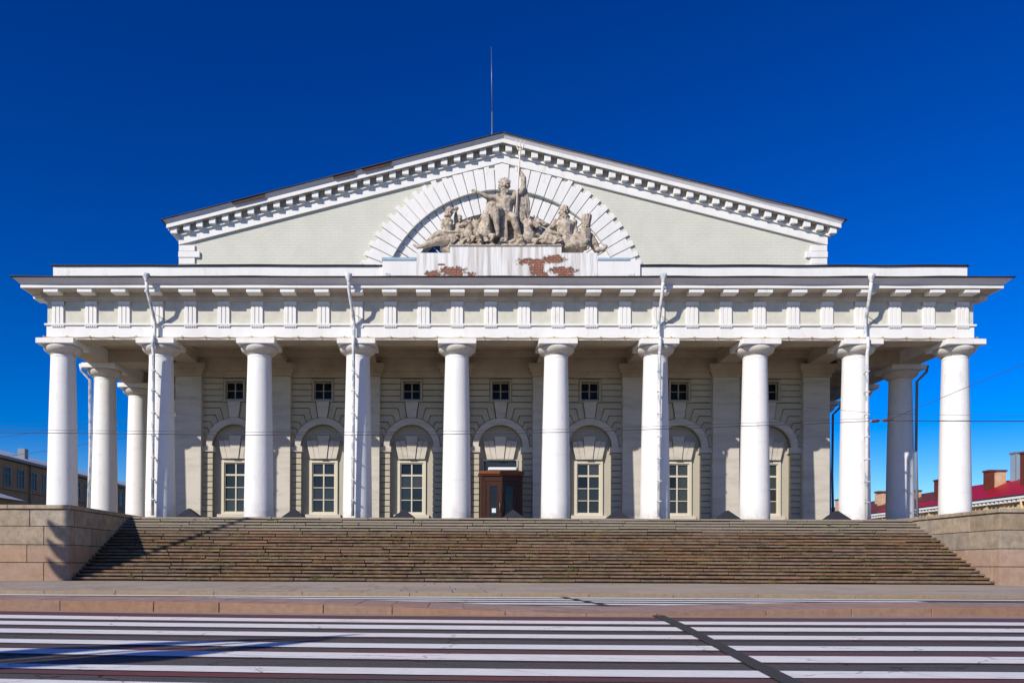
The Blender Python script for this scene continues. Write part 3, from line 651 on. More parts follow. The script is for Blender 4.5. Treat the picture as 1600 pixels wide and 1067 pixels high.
# fan of voussoirs, outer ring in front, inner ring set back
random.seed(3)
bounds = [3+4.33*k for k in range(16)]+[71.5]
angs = [(-3., 3.)]+[(bounds[k], bounds[k+1]) for k in range(16)]+[(-bounds[k+1], -bounds[k]) for k in range(16)]
def P(r_, a): return (r_*math.sin(R(a)), LC+r_*math.cos(R(a)))
def rmax(a):
    a = abs(a); return (T(0)-1.37-LC-.01)/(math.cos(R(a))+.2545*math.sin(R(a)))
bounds2 = [3+4.33*k for k in range(20)]+[89]
for a0, a1 in angs+[(bounds[16], 76), (-76, -bounds[16])]:
    gp_ = .16; i0, i1 = a0+gp_, a1-gp_
    mid = (a0+a1)/2 + (0)
    L, S = 8.28, 8.02
    if a0 == -3.: prof = [(i0, min(L, rmax(i0))), (0, min(L, rmax(0))), (i1, min(L, rmax(i1)))]
    elif a0 > 0: prof = [(i0, min(S, rmax(i0))), (mid, min(S, rmax(mid))), (mid, min(L, rmax(mid))), (i1, min(L, rmax(i1)))]
    else: prof = [(i0, min(L, rmax(i0))), (mid, min(L, rmax(mid))), (mid, min(S, rmax(mid))), (i1, min(S, rmax(i1)))]
    # clean repeated points where the raking frieze clips the stone
    poly = [P(6.80, i1), P(6.80, mid), P(6.80, i0)]
    for a_, r_ in prof:
        q = P(r_, a_)
        if (Vector(q)-Vector(poly[-1])).length > .01: poly.append(q)
    d = random.uniform(0, .02)
    prism('voussoir', poly, YG-.10-d, YG+.5, WHITE, B, .012)
for a0, a1 in [(-3., 3.)]+[(bounds2[k], bounds2[k+1]) for k in range(20)]+[(-bounds2[k+1], -bounds2[k]) for k in range(20)]:
    gp_ = .2; prism('inner_voussoir', [P(5.65, a1-gp_), P(5.65, a0+gp_), P(6.85, a0+gp_), P(6.85, a1-gp_)], YG+.13+random.uniform(0, .02), YG+.9, WHITE, B, .01)
prism('arch_backing', arc(6.86, 180, 0, 48, LC)+arc(5.7, 0, 180, 48, LC), YG+.22, YG+.88, PAVEJ, B)
lw = prism('lunette_window', arc(5.66, 180, 0, 48, LC)+arc(5.45, 0, 180, 48, LC), YG+.50, YG+.62, FRAMED, B)
prism('pane', arc(5.46, 180, 0, 48, LC), YG+.60, YG+.63, mat('lunette_glass', (.01, .04, .12), .12, spec=.8), lw)
for a in range(-75, 76, 15):
    p0, p1 = P(.4, a), P(5.46, a); tube('glazing_bar', [(p0[0], YG+.55, p0[1]), (p1[0], YG+.55, p1[1])], .04, FRAMED, lw, 4)
for rr in (1.9, 3.4, 4.6):
    q = arc(rr, 180, 0, 24, LC); tube('glazing_bar', [(x, YG+.55, z) for x, z in q], .035, FRAMED, lw, 4)
# pedestal
def pbox(n, a, b, z0, z1, y0, m, bev=.01): return box(n, a, b, y0, 1.9, z0, z1, m, B, bev)
pbox('pedestal', -2.88, 2.69, 11.74, 13.63, -.512, PED, .004); pbox('pedestal_wing', -4.55, -2.882, 11.74, 13.31, -.50, PED, .004); pbox('pedestal_wing', 2.692, 4.48, 11.74, 13.31, -.50, PED, .004)
pbox('pedestal_slab', -2.93, 2.74, 13.632, 13.69, -.56, STONE)
pbox('attic_step', -6.25, -4.552, 11.74, 12.93, -.48, WHITE); pbox('attic_step', 4.482, 6.62, 11.74, 12.93, -.48, WHITE)
pbox('step_cover', -6.28, -4.552, 12.932, 13.08, -.52, BLUEM); pbox('step_cover', 4.482, 6.12, 12.932, 13.06, -.52, BLUEM)
box('attic_roof', -22.3, 22.3, 0.1, 64, 12.35, 12.5, ROOFM, B)
# sheet edges have sagged and lifted a little over the years; a few lengths on the left slope are missing
def wavy(name, pts_fn, n, r_, amp): tube(name, [tuple(Vector(pts_fn(i/n))+Vector((0, 0, amp*noise.noise((pts_fn(i/n)[0]*.45, 3, r_*100))))) for i in range(n+1)], r_, DARK, B, 5)
wavy('flashing_edge', lambda t: (-24.3+48.6*t, -1.805, 11.675), 160, .022, .035)
wavy('flashing_edge', lambda t: (-22.85+16.3*t, -.465, 12.72), 60, .022, .03); wavy('flashing_edge', lambda t: (6.66+16.2*t, -.465, 12.72), 60, .022, .03)
for sg in (-1, 1): wavy('roof_edge', lambda t: (sg*18.9*t, 3.70, T(18.9*t)-.02), 90, .022, .04)
for x0, x1 in ((-7.7, -6.2), (-9.3, -8.2), (-14.9, -13.2)):
    prism('rotten_board', [(x0, T(x0)-.19), (x1, T(x1)-.21), (x1+.1, T(x1+.1)-.03), (x0-.1, T(x0-.1)-.03)], 3.74, 3.80, mat('rotten_wood', (.07, .05, .04), .9, (.16, .06, .04), 4, .8), B)
# downpipes
def pipe(x, xt, y_sh, mt=PIPE):
    top = (xt, -1.83, 11.55)
    p = put('downpipe', None, B, (0, 0, 0))
    tube('pipe_run', [(xt, -1.78, 11.45), (xt+(x-xt)*.1, -1.66, 11.0), (x-(x-xt)*.15, -.95, 9.98), (x, -.80, 9.75), (x, -.80, 9.05), (x, -1.06, 8.92), (x, -1.08, 8.50), (x, -.97, 8.12), (x, -.96, 4), (x, -.96, .12)], .082, mt, p, 12)
    put('pipe_funnel', lathem('pipe_funnel', [(.085, 11.42), (.09, 11.50), (.17, 11.66), (.175, 11.78), (.15, 11.785)], mt, 16), p, (xt, -1.80, 0))
    for z in (7.3, 6.3, 5.2, 4.1, 3.0, 1.9, .9):
        t_ = (8.0-z)/8*.11
        multi('pipe_bracket', [(x-.10, x+.10, -1.06, -.85, z-.02, z+.02), (x-.015, x+.015, -.86, y_sh+.05, z-.015, z+.015)], mt, p)
    tube('pipe_stay', [(x+.06, -.82, 10.1), (x+.75, -.56, 9.75)], .015, STEEL, p, 5)
pipe(-17.55, -17.62, -.60); pipe(-7.62, -7.78, -.60); pipe(7.46, 7.42, -.60); pipe(17.62, 17.40, -.60)
def sidepipe(sg, y, mt):
    x = sg*23.4; p = put('downpipe', None, B, (0, 0, 0))
    tube('pipe_run', [(sg*23.5, y-.9, 8.85), (sg*23.45, y-.9, 8.5), (sg*23.12, y-.55, 8.05), (sg*23.10, y-.5, 4), (sg*23.2, y-.5, 0)], .075, mt, p, 10)
sidepipe(-1, 5, PIPE); sidepipe(1, 5, PIPED); sidepipe(1, 15, PIPED); sidepipe(-1, 15, PIPE)

# ------------------------------------------------------------------ small things on and around the building
am = empty('antenna_mast', (-.3, 10, 21.3), 'thin metal mast rising from the roof ridge against the sky', 'mast')
child(tube('lower_pole', [(-.3, 10, 21.2), (-.29, 10, 24.0), (-.29, 10, 26.2)], .045, STEEL, None, 8), am)
child(tube('upper_pole', [(-.29, 10, 26.2), (-.33, 10, 28.4), (-.36, 10, 30.3)], [.03, .022, .010], STEEL, None, 8), am)
VM = mesh('ridge_vent', [(-.60, -.3, 0), (.62, -.3, 0), (.62, .5, 0), (-.60, .5, 0), (-.02, -.10, .46), (.02, -.10, .46), (.02, .30, .46), (-.02, .30, .46)], BOXF, VENT)
vl = ['dark low pyramid hood on the top step beside the second front column from the left', 'dark low pyramid hood on the top step right of the third front column',
      'dark low pyramid hood on the top step between the fourth and fifth front columns', 'dark low pyramid hood on the top step in front of the brown door',
      'dark low pyramid hood on the top step left of the seventh front column', 'dark low pyramid hood on the top step left of the eighth front column',
      'dark low pyramid hood on the top step beside the ninth front column']
for x, lb in zip((-15.63, -10.47, -5.07, .25, 5.36, 10.71, 16.02), vl):
    e = empty('floodlight_hood', (x, -1.28, -.02), lb, 'lamp hood', 'dark hoods along the top step')
    put('hood', VM, e); put('hood_base', mesh('hood_base', boxv(-.52, .54, -.24, .42, -.02, .03), BOXF, STEEL), e)
fl = [(-5.95, 'small floodlight on the cornice below the left blue flashing'), (-2.1+1.0*0-.0, 'small floodlight on the cornice between the two brick patches, left of centre'), (4.3, 'small floodlight on the cornice right of the right brick patches'), (6.1, 'small floodlight on the cornice below the right end of the fan of stones')]
for x, lb in fl:
    e = empty('floodlight', (x, -.9, 11.70), lb, 'floodlight', 'small floodlights on the cornice')
    child(tube('bracket', [(x, -.9, 11.68), (x, -.9, 11.95)], .02, STEEL, None, 6), e)
    child(box('lamp_body', x-.13, x+.13, -1.0, -.8, 11.92, 12.12, PIPE, None, .03), e); child(box('lamp_glass', x-.10, x+.10, -.798, -.785, 11.95, 12.09, GLASSD), e)

# ------------------------------------------------------------------ sculpture group on the pedestal
UPX = .00614
def W(p): return Vector((-4.97+p[0]*UPX, p[2], 19.40-p[1]*.00615))
_ico = bmesh.new(); bmesh.ops.create_icosphere(_ico, subdivisions=2, radius=1)
ICOV = [v.co.copy() for v in _ico.verts]; ICOF = [tuple(v.index for v in f.verts) for f in _ico.faces]; _ico.free()
class Sculpt:
    """clay lumps merged into one continuous skin"""
    def __init__(self): self.v, self.f = [], []
    def ball(self, c, r, rot=0.):
        if not isinstance(r, tuple): r = (r, r, r)
        c = W(c); o = len(self.v); cr_, sr_ = math.cos(rot), math.sin(rot)
        for q in ICOV:
            x, y, z = q.x*r[0]*UPX, q.y*r[1]*UPX, q.z*r[2]*UPX
            self.v.append((c.x+x*cr_-z*sr_, c.y+y, c.z+x*sr_+z*cr_))
        self.f += [tuple(i+o for i in t) for t in ICOF]
    def limb(self, pts, rad):
        rad = [r_*1.1 for r_ in rad]
        for i in range(len(pts)-1):
            a, b = pts[i], pts[i+1]; ra, rb = rad[i], rad[i+1]
            A_, B_ = W(a), W(b); d = B_-A_
            if d.length < 1e-5: continue
            d.normalize(); u = d.orthogonal().normalized(); w = d.cross(u); o = len(self.v); N = 10
            for c_, r_ in ((A_, ra), (B_, rb)):
                for k in range(N):
                    t = 2*math.pi*k/N; q = c_+(u*math.cos(t)+w*math.sin(t))*(r_*UPX); self.v.append((q.x, q.y, q.z))
            self.f += [(o+k, o+(k+1) % N, o+N+(k+1) % N, o+N+k) for k in range(N)]+[tuple(range(o, o+N))[::-1], tuple(range(o+N, o+2*N))]
        for p, r_ in zip(pts, rad): self.ball(p, r_)
    def folds(self, A, Bp, n, r, jit=5, wave=0):
        """cloth: n ridges running from line A to line B"""
        for k in range(n):
            t = k/(n-1) if n > 1 else 0
            a = tuple(A[0][j]+(A[1][j]-A[0][j])*t for j in range(3)); b = tuple(Bp[0][j]+(Bp[1][j]-Bp[0][j])*t for j in range(3))
            j1 = random.uniform(-jit, jit); m_ = tuple((a[q]+b[q])/2 for q in range(3))
            m_ = (m_[0]+j1+wave*math.sin(k*1.7), m_[1]+j1*.5, m_[2]-.04*(k % 2))
            rr = r*random.uniform(.75, 1.2); self.limb([a, m_, b], [rr*.8, rr, rr*.8])
    def curls(self, c, R_, n, r, squash=1.):
        for k in range(n):
            a = random.uniform(0, 6.28); e = random.uniform(-.4, 1.5)
            self.ball((c[0]+R_*math.cos(a)*math.cos(e), c[1]-R_*math.sin(e)*squash, c[2]+R_*UPX*math.sin(a)*math.cos(e)), r*random.uniform(.7, 1.25))
    def hand(self, wrist, tip, r=9, spread=1.):
        d = [tip[j]-wrist[j] for j in range(3)]; L = math.hypot(d[0], d[1]); nx, ny = -d[1]/L, d[0]/L
        palm = tuple(wrist[j]+d[j]*.42 for j in range(3)); self.limb([wrist, palm], [r*.85, r*1.05])
        for k, (ln, off) in enumerate(((.86, -1.1), (1., -.38), (.95, .32), (.78, 1.0))):
            b = (palm[0]+nx*r*off*.8, palm[1]+ny*r*off*.8, palm[2]); t = (wrist[0]+d[0]*ln+nx*r*off*spread, wrist[1]+d[1]*ln+ny*r*off*spread, wrist[2]+d[2]*ln)
            m_ = tuple((b[j]+t[j])/2 for j in range(3)); m_ = (m_[0], m_[1]-1.5, m_[2]); self.limb([b, m_, t], [3.6, 3.3, 2.6])
        th = (palm[0]-nx*r*1.9+d[0]*.12, palm[1]-ny*r*1.9+d[1]*.12, palm[2]-.03); self.limb([(wrist[0]+d[0]*.15-nx*r*.6, wrist[1]+d[1]*.15-ny*r*.6, wrist[2]), th], [4, 3])
    def head(self, c, r, tilt=0., turn=0., beard=0, hair=1, crown=False):
        x, y, z = c
        self.ball((x, y-r*.1, z+.02), (r*.80, r*.95, r*1.05), tilt); self.ball((x+turn*r*.25, y+r*.45, z-.04), (r*.58, r*.62, r*.66), tilt)
        fx = x+turn*r*.35; fz = z-r*.78*UPX
        self.limb([(fx, y-r*.05, fz), (fx, y+r*.32, fz-r*.28*UPX)], [r*.12, r*.17])           # nose
        for sg in (-1, 1):
            self.ball((fx+sg*r*.33, y-r*.18, fz+.01), (r*.26, r*.12, r*.10))                    # brow
            self.ball((fx+sg*r*.38, y+r*.28, fz+.04), (r*.24, r*.2, r*.22))                    # cheek
            self.ball((x+sg*r*.82, y+r*.1, z+.02), (r*.12, r*.2, r*.24))                       # ear
        self.ball((fx, y+r*.58, fz+.015), (r*.24, r*.12, r*.08)); self.ball((fx, y+r*.86, fz+.03), (r*.26, r*.2, r*.2))
        if hair: self.curls((x, y-r*.15, z+.06), r*.88, 46, r*.2)
        if beard:
            for k in range(int(26*beard)):
                t = random.random(); a = random.uniform(-1, 1)*(1-.5*t)
                self.ball((fx+a*r*.6, y+r*(.62+t*1.25*beard), fz+.02+abs(a)*.06), r*random.uniform(.15, .24))
    def build(self, name, label, voxel=.024, dis=.012, cat='statue', group=None, base=None, m=STONE):
        me = bpy.data.meshes.new(name); me.from_pydata(self.v, [], self.f)
        t = bpy.data.objects.new('tmp', me); COL.objects.link(t)
        md = t.modifiers.new('r', 'REMESH'); md.mode = 'VOXEL'; md.voxel_size = voxel; md.use_smooth_shade = True
        sm = t.modifiers.new('s', 'SMOOTH'); sm.factor = .3; sm.iterations = 1
        dg = bpy.context.evaluated_depsgraph_get(); out = bpy.data.meshes.new_from_object(t.evaluated_get(dg))
        bpy.data.objects.remove(t); out.name = name
        co, no = [q.co.copy() for q in out.vertices], [q.normal.copy() for q in out.vertices]; flat = []
        for p, w in zip(co, no): flat += (p+w*(noise.noise(p*6)*dis+noise.noise(p*17)*dis*.5))[:]
        out.vertices.foreach_set('co', flat); out.update()
        out.materials.clear(); out.materials.append(m)
        c = base or (sum((q.co.x for q in out.vertices))/len(out.vertices), .4, min(q.co.z for q in out.vertices))
        out.transform(Matrix.Translation(-Vector(c)))
        return put(name, out, None, c, label=label, cat=cat, group=group)
G = 'weathered statues on the pedestal in front of the fan of stones'
random.seed(42)
# the sea god
n = Sculpt()
n.head((787, 412, -.02), 50, beard=1.2, crown=True); n.curls((790, 485, .02), 24, 14, 11)
for a in range(-60, 61, 20): n.limb([(787+38*math.sin(R(a)), 400-36*math.cos(R(a)), .0), (787+56*math.sin(R(a)), 398-58*math.cos(R(a)), .0)], [11, 6])
n.limb([(790, 450, .12), (795, 492, .12)], [30, 34])
n.ball((800, 524, .12), (92, 44, 50)); n.ball((764, 524, -.06), (42, 24, 27)); n.ball((838, 520, -.06), (42, 24, 27))
n.ball((726, 500, .08), 33); n.ball((880, 482, .08), 34); n.ball((762, 492, .12), (34, 22, 30)); n.ball((832, 486, .12), (36, 24, 30))
n.limb([(798, 545, .10), (797, 600, .08), (797, 655, .10)], [66, 56, 58])
for y in (565, 590, 615):
    for x in (783, 811): n.ball((x, y, -.20), (13, 7, 11))
n.ball((797, 632, -.19), (26, 8, 16))
n.limb([(735, 498, .08), (690, 505, .04), (642, 498, -.02)], [26, 23, 18]); n.limb([(642, 498, -.02), (600, 480, -.05), (570, 464, -.06)], [19, 16, 11])
n.hand((572, 465, -.06), (515, 450, -.08), 10, 1.5)
n.limb([(878, 478, .08), (918, 462, .04), (945, 425, .0)], [28, 26, 22]); n.limb([(945, 425, .0), (945, 350, -.02), (922, 300, -.03)], [22, 20, 12])
n.hand((920, 300, -.03), (896, 262, -.06), 11, .8)
n.limb([(770, 665, .05), (735, 640, -.35), (715, 645, -.5)], [44, 37, 30]); n.limb([(715, 645, -.5), (722, 730, -.42), (733, 820, -.32)], [31, 27, 16]); n.limb([(733, 828, -.30), (722, 850, -.52)], [17, 13])
n.limb([(830, 670, .05), (850, 685, -.25), (862, 705, -.42)], [44, 38, 31]); n.limb([(862, 705, -.42), (885, 775, -.34), (912, 838, -.22)], [30, 27, 16]); n.limb([(912, 842, -.22), (925, 855, -.45)], [17, 12])
n.folds([(752, 640, -.28), (808, 650, -.28)], [(748, 850, -.12), (812, 850, -.1)], 8, 9, 5, 6)
n.folds([(690, 505, .12), (735, 515, .16)], [(645, 655, .1), (735, 640, .2)], 8, 11, 8)
n.limb([(690, 520, .3), (690, 645, .35)], [44, 56])
n.folds([(890, 480, .06), (972, 430, .12)], [(880, 665, .05), (995, 650, .2)], 10, 10, 8, 4)
n.folds([(890, 640, .1), (965, 655, .2)], [(930, 700, .1), (1000, 700, .25)], 5, 11, 6)
n.limb([(930, 480, .34), (928, 640, .36)], [46, 58])
n.folds([(700, 700, .3), (900, 700, .3)], [(700, 860, .3), (930, 860, .3)], 12, 20, 6)
n.build('sea_god_statue', 'bearded sea god statue with raised arm, seated in the middle of the stone group', .020, .010, group=G)
# trident
tr = empty('trident', W((882, 660, -.12)), 'off white trident held upright by the raised hand of the central statue', 'trident')
sh0, sh1 = W((880, 690, -.14)), W((913, 118, -.10))
child(tube('shaft', [sh0, sh1], .038, TRID, None, 8), tr)
for pp in ([(913, 150, -.1), (914, 90, -.1), (916, 42, -.1)], [(912, 130, -.1), (892, 108, -.1), (886, 84, -.1), (878, 40, -.1)], [(914, 130, -.1), (934, 108, -.1), (940, 84, -.1), (952, 46, -.1)]):
    child(tube('prong', [W(p) for p in pp], [.034]*(len(pp)-1)+[.018], TRID, None, 6), tr)
child(tube('crossbar', [W((890, 116, -.1)), W((936, 116, -.1))], .035, TRID, None, 6), tr)
# reclining nymph on the left
n = Sculpt()
n.head((335, 615, .1), 39, turn=.6); n.curls((322, 640, .15), 26, 20, 10); n.limb([(318, 640, .18), (300, 690, .2)], [17, 14])
n.limb([(338, 640, .16), (325, 672, .18)], [14, 17]); n.ball((322, 690, .18), (50, 32, 30)); n.limb([(322, 700, .18), (326, 760, .16), (318, 815, .14)], [38, 32, 42])
n.ball((316, 722, .0), 15); n.ball((348, 720, .0), 15)
n.limb([(284, 690, .15), (280, 745, .02), (305, 790, -.10)], [19, 16, 14]); n.limb([(305, 790, -.1), (350, 800, -.16), (395, 796, -.18)], [14, 12, 9]); n.hand((392, 796, -.18), (430, 808, -.2), 8)
n.limb([(318, 822, .12), (250, 805, .02), (212, 828, -.05)], [40, 32, 24]); n.limb([(212, 828, -.05), (170, 862, -.05), (140, 895, -.02)], [24, 19, 12]); 
n.limb([(325, 862, .02), (250, 872, -.12), (200, 888, -.18)], [42, 34, 25]); n.limb([(200, 888, -.18), (130, 912, -.18), (75, 925, -.15)], [24, 19, 11]); n.limb([(75, 925, -.15), (45, 905, -.15)], [12, 8])
n.folds([(330, 790, -.1), (360, 850, -.1)], [(400, 850, -.15), (330, 920, -.1)], 7, 11, 6); n.limb([(290, 915, .1), (380, 925, .1)], [30, 30])
n.build('reclining_nymph_statue', 'reclining long haired woman statue at the left end of the stone group', .022, .008, group=G)
# companion figure behind her, arm up with a ball
n = Sculpt()
n.head((415, 655, .35), 31, turn=.7); n.limb([(412, 680, .4), (408, 700, .4)], [14, 18]); n.ball((410, 715, .4), (36, 28, 26)); n.limb([(410, 720, .4), (418, 790, .36), (432, 860, .32)], [34, 34, 42])
n.limb([(392, 705, .4), (384, 650, .36), (390, 600, .32)], [15, 13, 10]); n.ball((393, 572, .3), 19); n.hand((390, 600, .32), (395, 575, .25), 7)
n.folds([(390, 740, .2), (450, 740, .2)], [(395, 880, .05), (470, 880, .05)], 7, 12, 6)
n.build('small_companion_statue', 'smaller statue lifting one arm just right of the reclining woman', .022, .008, group=G)
def sea_horse(cx, cy, Yd, s_, face, label, lean=0., yy=0):
    """chest, arched neck, long head, ears, mane, front legs; face: -1 left, 0 towards the street, 1 right"""
    q = Sculpt(); S = lambda x, y, z: (cx+x*s_, cy+y*s_, Yd+z*s_)
    q.limb([S(0, 175, .25), S(0, 120, .10), S(-face*12, 60, .06), S(-face*6, 20, .05)], [66*s_, 58*s_, 40*s_, 30*s_])
    q.ball(S(0, 130, -.15), (50*s_, 36*s_, 52*s_))
    if face:
        q.limb([S(-face*4, 10, .02), S(face*34, 22, -.08), S(face*70, 42, -.14)], [28*s_, 23*s_, 15*s_]); q.ball(S(face*78, 45, -.16), (15*s_, 13*s_, 14*s_)); q.ball(S(face*20, 26, -.16), (22*s_, 14*s_, 20*s_))
        q.ball(S(face*62, 56, -.16), (14*s_, 9*s_, 6*s_)); q.ball(S(face*18, 6, -.26), 6*s_)
    else:
        q.limb([S(0, 8, .0), S(8, 50, -.22), S(14, 98, -.30)], [30*s_, 25*s_, 17*s_]); q.ball(S(15, 108, -.31), (19*s_, 13*s_, 14*s_)); q.ball(S(-14, 18, -.16), 8*s_); q.ball(S(22, 18, -.16), 8*s_)
        q.limb([S(5, 30, -.24), S(12, 90, -.40)], [10*s_, 8*s_])
    for e in (-13, 13): q.limb([S(e-face*6, -8, .02), S(e*1.3-face*8, -42, .0)], [9*s_, 4*s_])
    for k in range(16):
        t = k/15; b = S((-face if face else -1)*(22+34*math.sin(t*2.2)), -10+t*120, .02+.1*t); c_ = (b[0]-(face if face else 1)*random.uniform(14, 26)*s_, b[1]+random.uniform(14, 30)*s_, b[2]-.05)
        q.limb([b, c_], [9*s_, 5*s_])
    for e in (-1, 1):
        q.limb([S(e*38, 160, -.2), S(e*58, 172, -.50), S(e*40, 200, -.45)], [20*s_, 14*s_, 10*s_]); q.ball(S(e*38, 206, -.46), (13*s_, 12*s_, 9*s_))
    q.build('sea_horse_statue', label, .022, .008, group=G)
sea_horse(490, 690, .25, .88, -1, 'stone sea horse looking left beside the small companion statue')
sea_horse(548, 678, .40, .80, 0, 'stone sea horse with pricked ears, between the left-looking horse and the long maned one')
sea_horse(632, 668, -.10, 1.12, 0, 'large long maned stone sea horse facing the street left of the seated god')
sea_horse(985, 700, .0, 1.1, 1, 'stone sea horse with thick neck looking right beside the seated god')
sea_horse(1062, 660, .45, .95, 1, 'stone sea horse standing furthest back, left of the bearded river god')
# bearded river god
n = Sculpt()
n.head((1280, 618, .05), 47, beard=1.35); n.limb([(1282, 650, .16), (1285, 690, .16)], [30, 36])
n.ball((1288, 722, .16), (94, 46, 48)); n.ball((1252, 722, -.02), (40, 24, 27)); n.ball((1326, 722, -.02), (40, 24, 27)); n.ball((1212, 702, .14), 32); n.ball((1362, 702, .14), 32); n.curls((1282, 665, .10), 40, 24, 13)
n.limb([(1288, 735, .15), (1290, 800, .12), (1300, 850, .12)], [66, 56, 60])
for y in (760, 785, 810):
    for x in (1276, 1304): n.ball((x, y, -.15), (12, 7, 11))
n.limb([(1222, 705, .14), (1180, 745, .10), (1140, 780, .0)], [27, 22, 17]); n.limb([(1140, 780, .0), (1180, 800, -.18), (1215, 815, -.25)], [17, 14, 11]); n.hand((1215, 815, -.25), (1250, 830, -.28), 9)
n.limb([(1352, 708, .14), (1375, 765, .14), (1372, 830, .0)], [27, 22, 18])
n.folds([(1120, 790, .0), (1200, 830, -.1)], [(1060, 870, -.1), (1230, 900, -.15)], 9, 13, 8, 5)
n.folds([(1240, 840, -.15), (1340, 850, -.15)], [(1250, 920, -.2), (1440, 925, -.25)], 8, 14, 8)
n.limb([(1310, 860, .1), (1390, 850, -.1), (1450, 880, -.2)], [46, 36, 28]); n.limb([(1120, 860, .2), (1250, 900, .2), (1420, 915, .15)], [40, 46, 34])
n.build('river_god_statue', 'muscular river god statue with a long beard reclining on the right', .022, .009, group=G)
# crowned woman at the right end
n = Sculpt()
n.head((1466, 728, .2), 38, turn=-.5); n.limb([(1467, 705, .22), (1469, 672, .22)], [34, 36])
for a in range(0, 360, 36): n.limb([(1469+32*math.sin(R(a)), 672, .22-.19*math.cos(R(a))), (1470+35*math.sin(R(a)), 640, .22-.20*math.cos(R(a)))], [9, 8])
n.limb([(1460, 735, .24), (1452, 760, .24)], [16, 20]); n.ball((1448, 775, .22), (46, 34, 28)); n.limb([(1448, 785, .2), (1440, 830, .18), (1450, 880, .15)], [40, 38, 46])
for k in range(9): n.limb([(1405+k*2, 765+k*13, .0), (1450, 775+k*13, -.10), (1495-k, 760+k*14, .02)], [8, 10, 8])
n.limb([(1410, 775, .1), (1385, 815, -.05), (1400, 850, -.18)], [17, 14, 11]); n.hand((1398, 848, -.18), (1372, 858, -.2), 8)
n.limb([(1440, 890, .0), (1370, 905, -.2), (1300, 925, -.25)], [36, 28, 20]); n.folds([(1380, 880, -.2), (1480, 860, -.1)], [(1290, 930, -.25), (1470, 935, -.2)], 7, 10, 6)
n.limb([(1500, 800, .3), (1535, 870, .3), (1560, 925, .3)], [26, 34, 24])
n.build('crowned_woman_statue', 'draped woman statue with a tower crown at the right end of the stone group', .022, .008, group=G)
# waves and cloth lying along the pedestal
n = Sculpt(); random.seed(9)
for k in range(34):
    x = random.uniform(395, 1180); z = random.uniform(-.42, .5); y = random.uniform(878, 912); w = random.uniform(40, 95); r_ = random.uniform(9, 17)
    n.limb([(x, y+6, z), (x+w*.4, y-random.uniform(2, 14), z-.04), (x+w, y+8, z)], [r_*.7, r_, r_*.6])
n.limb([(395, 915, .1), (800, 918, .1), (1240, 915, .1)], [26, 24, 26]); n.limb([(395, 918, -.25), (800, 918, -.28), (1240, 918, -.25)], [16, 16, 16])
for k in range(6):   # curled fish tails and shells
    x = 440+150*k; n.limb([(x, 905, -.3), (x+24, 872, -.38), (x+50, 866, -.40), (x+62, 885, -.42), (x+44, 892, -.44)], [13, 12, 10, 8, 6])
n.build('stone_waves', 'low stone waves along the top of the pedestal under the horses', .026, .012, cat='sculpture')
tail = Sculpt(); tail.limb([(1560, 925, .1), (1600, 930, .05), (1625, 905, .0), (1610, 895, .0)], [20, 16, 12, 8])
tail.build('stone_shell', 'small curled stone at the right foot of the statue group', .024, .01, cat='sculpture')

# ------------------------------------------------------------------ overhead wires
def wire(name, pts, r_, label, steps=24, sag=0.):
    P_ = []
    for i in range(len(pts)-1):
        a, b = Vector(pts[i]), Vector(pts[i+1])
        for k in range(steps+(i == len(pts)-2)):
            t = k/steps; p = a.lerp(b, t); p.z -= sag*4*t*(1-t); P_.append(p)
    return tube(name, P_, r_, WIRE, None, 5, label=label, cat='cable')
a = [(-40, -21, 1.25), (-14.05, -21, .95), (-7.6, -21, .905), (-3.6, -21, .925), (.32, -21, 1.0), (3.5, -21, 1.12), (6.6, -21, 1.24), (7.58, -21, 1.29)]
wire('overhead_cable', a, .008, 'dark overhead cable crossing the whole colonnade at mid height', 6)
wire('overhead_cable', [(x, y-.1, z+.055) for x, y, z in a[1:]], .0045, 'thin upper wire running just above the long dark cable', 6)
wire('overhead_cable', [(8.12, -21, 1.30), (11.3, -21, 1.30), (40, -21, 1.5)], .012, 'thick right hand stretch of cable beyond the insulators', 6)
wire('overhead_cable', [(8.05, -21, 1.33), (11.34, -21, 2.72), (30, -21, 10.8)], .0065, 'cable rising to the right from the insulators', 8)
wire('overhead_cable', [(-60, 14, 3.9), (-33.48, 14, 6.3), (-30.2, 14, 6.79), (-25.2, 14, 7.3), (-23.1, 14.6, 7.5)], .013, 'thin wire crossing the main cable beside the far left column', 6)
wire('overhead_cable', [(-60, 14, 2.0), (-33.47, 14, 4.95), (-30.19, 14, 5.39), (-27.35, 14, 5.92), (-23.1, 14.6, 6.7)], .013, 'lower thin wire sloping up past the far left column', 6)
wire('overhead_cable', [(-60, 14, 6.2), (-33.49, 14, 7.08), (-23.86, 14, 7.5), (-23.1, 14.6, 7.55)], .010, 'faint upper left wire behind the dark cable', 6)
wire('overhead_cable', [(5.6, -21, 1.66), (7.9, -21, 1.47), (11.34, -21, 1.42), (30, -21, 1.3)], .004, 'faint wire just above the thick right hand cable', 6)
ins = empty('wire_insulator', (7.85, -21, 1.3), 'pair of brown insulators joining the cables near the second column from the right', 'insulator')
for x, z in ((7.70, 1.292), (7.98, 1.315)):
    me = lathem('insulator', [(.012, -.10), (.03, -.09), (.045, -.04), (.03, 0), (.045, .04), (.03, .09), (.012, .10)], RUST, 12)
    me.transform(Matrix.Rotation(R(82), 4, 'Y')); o = put('insulator_body', me, None, (x, -21, z)); child(o, ins)
child(tube('link', [(7.55, -21, 1.288), (8.15, -21, 1.325)], .012, STEEL, None, 6), ins)

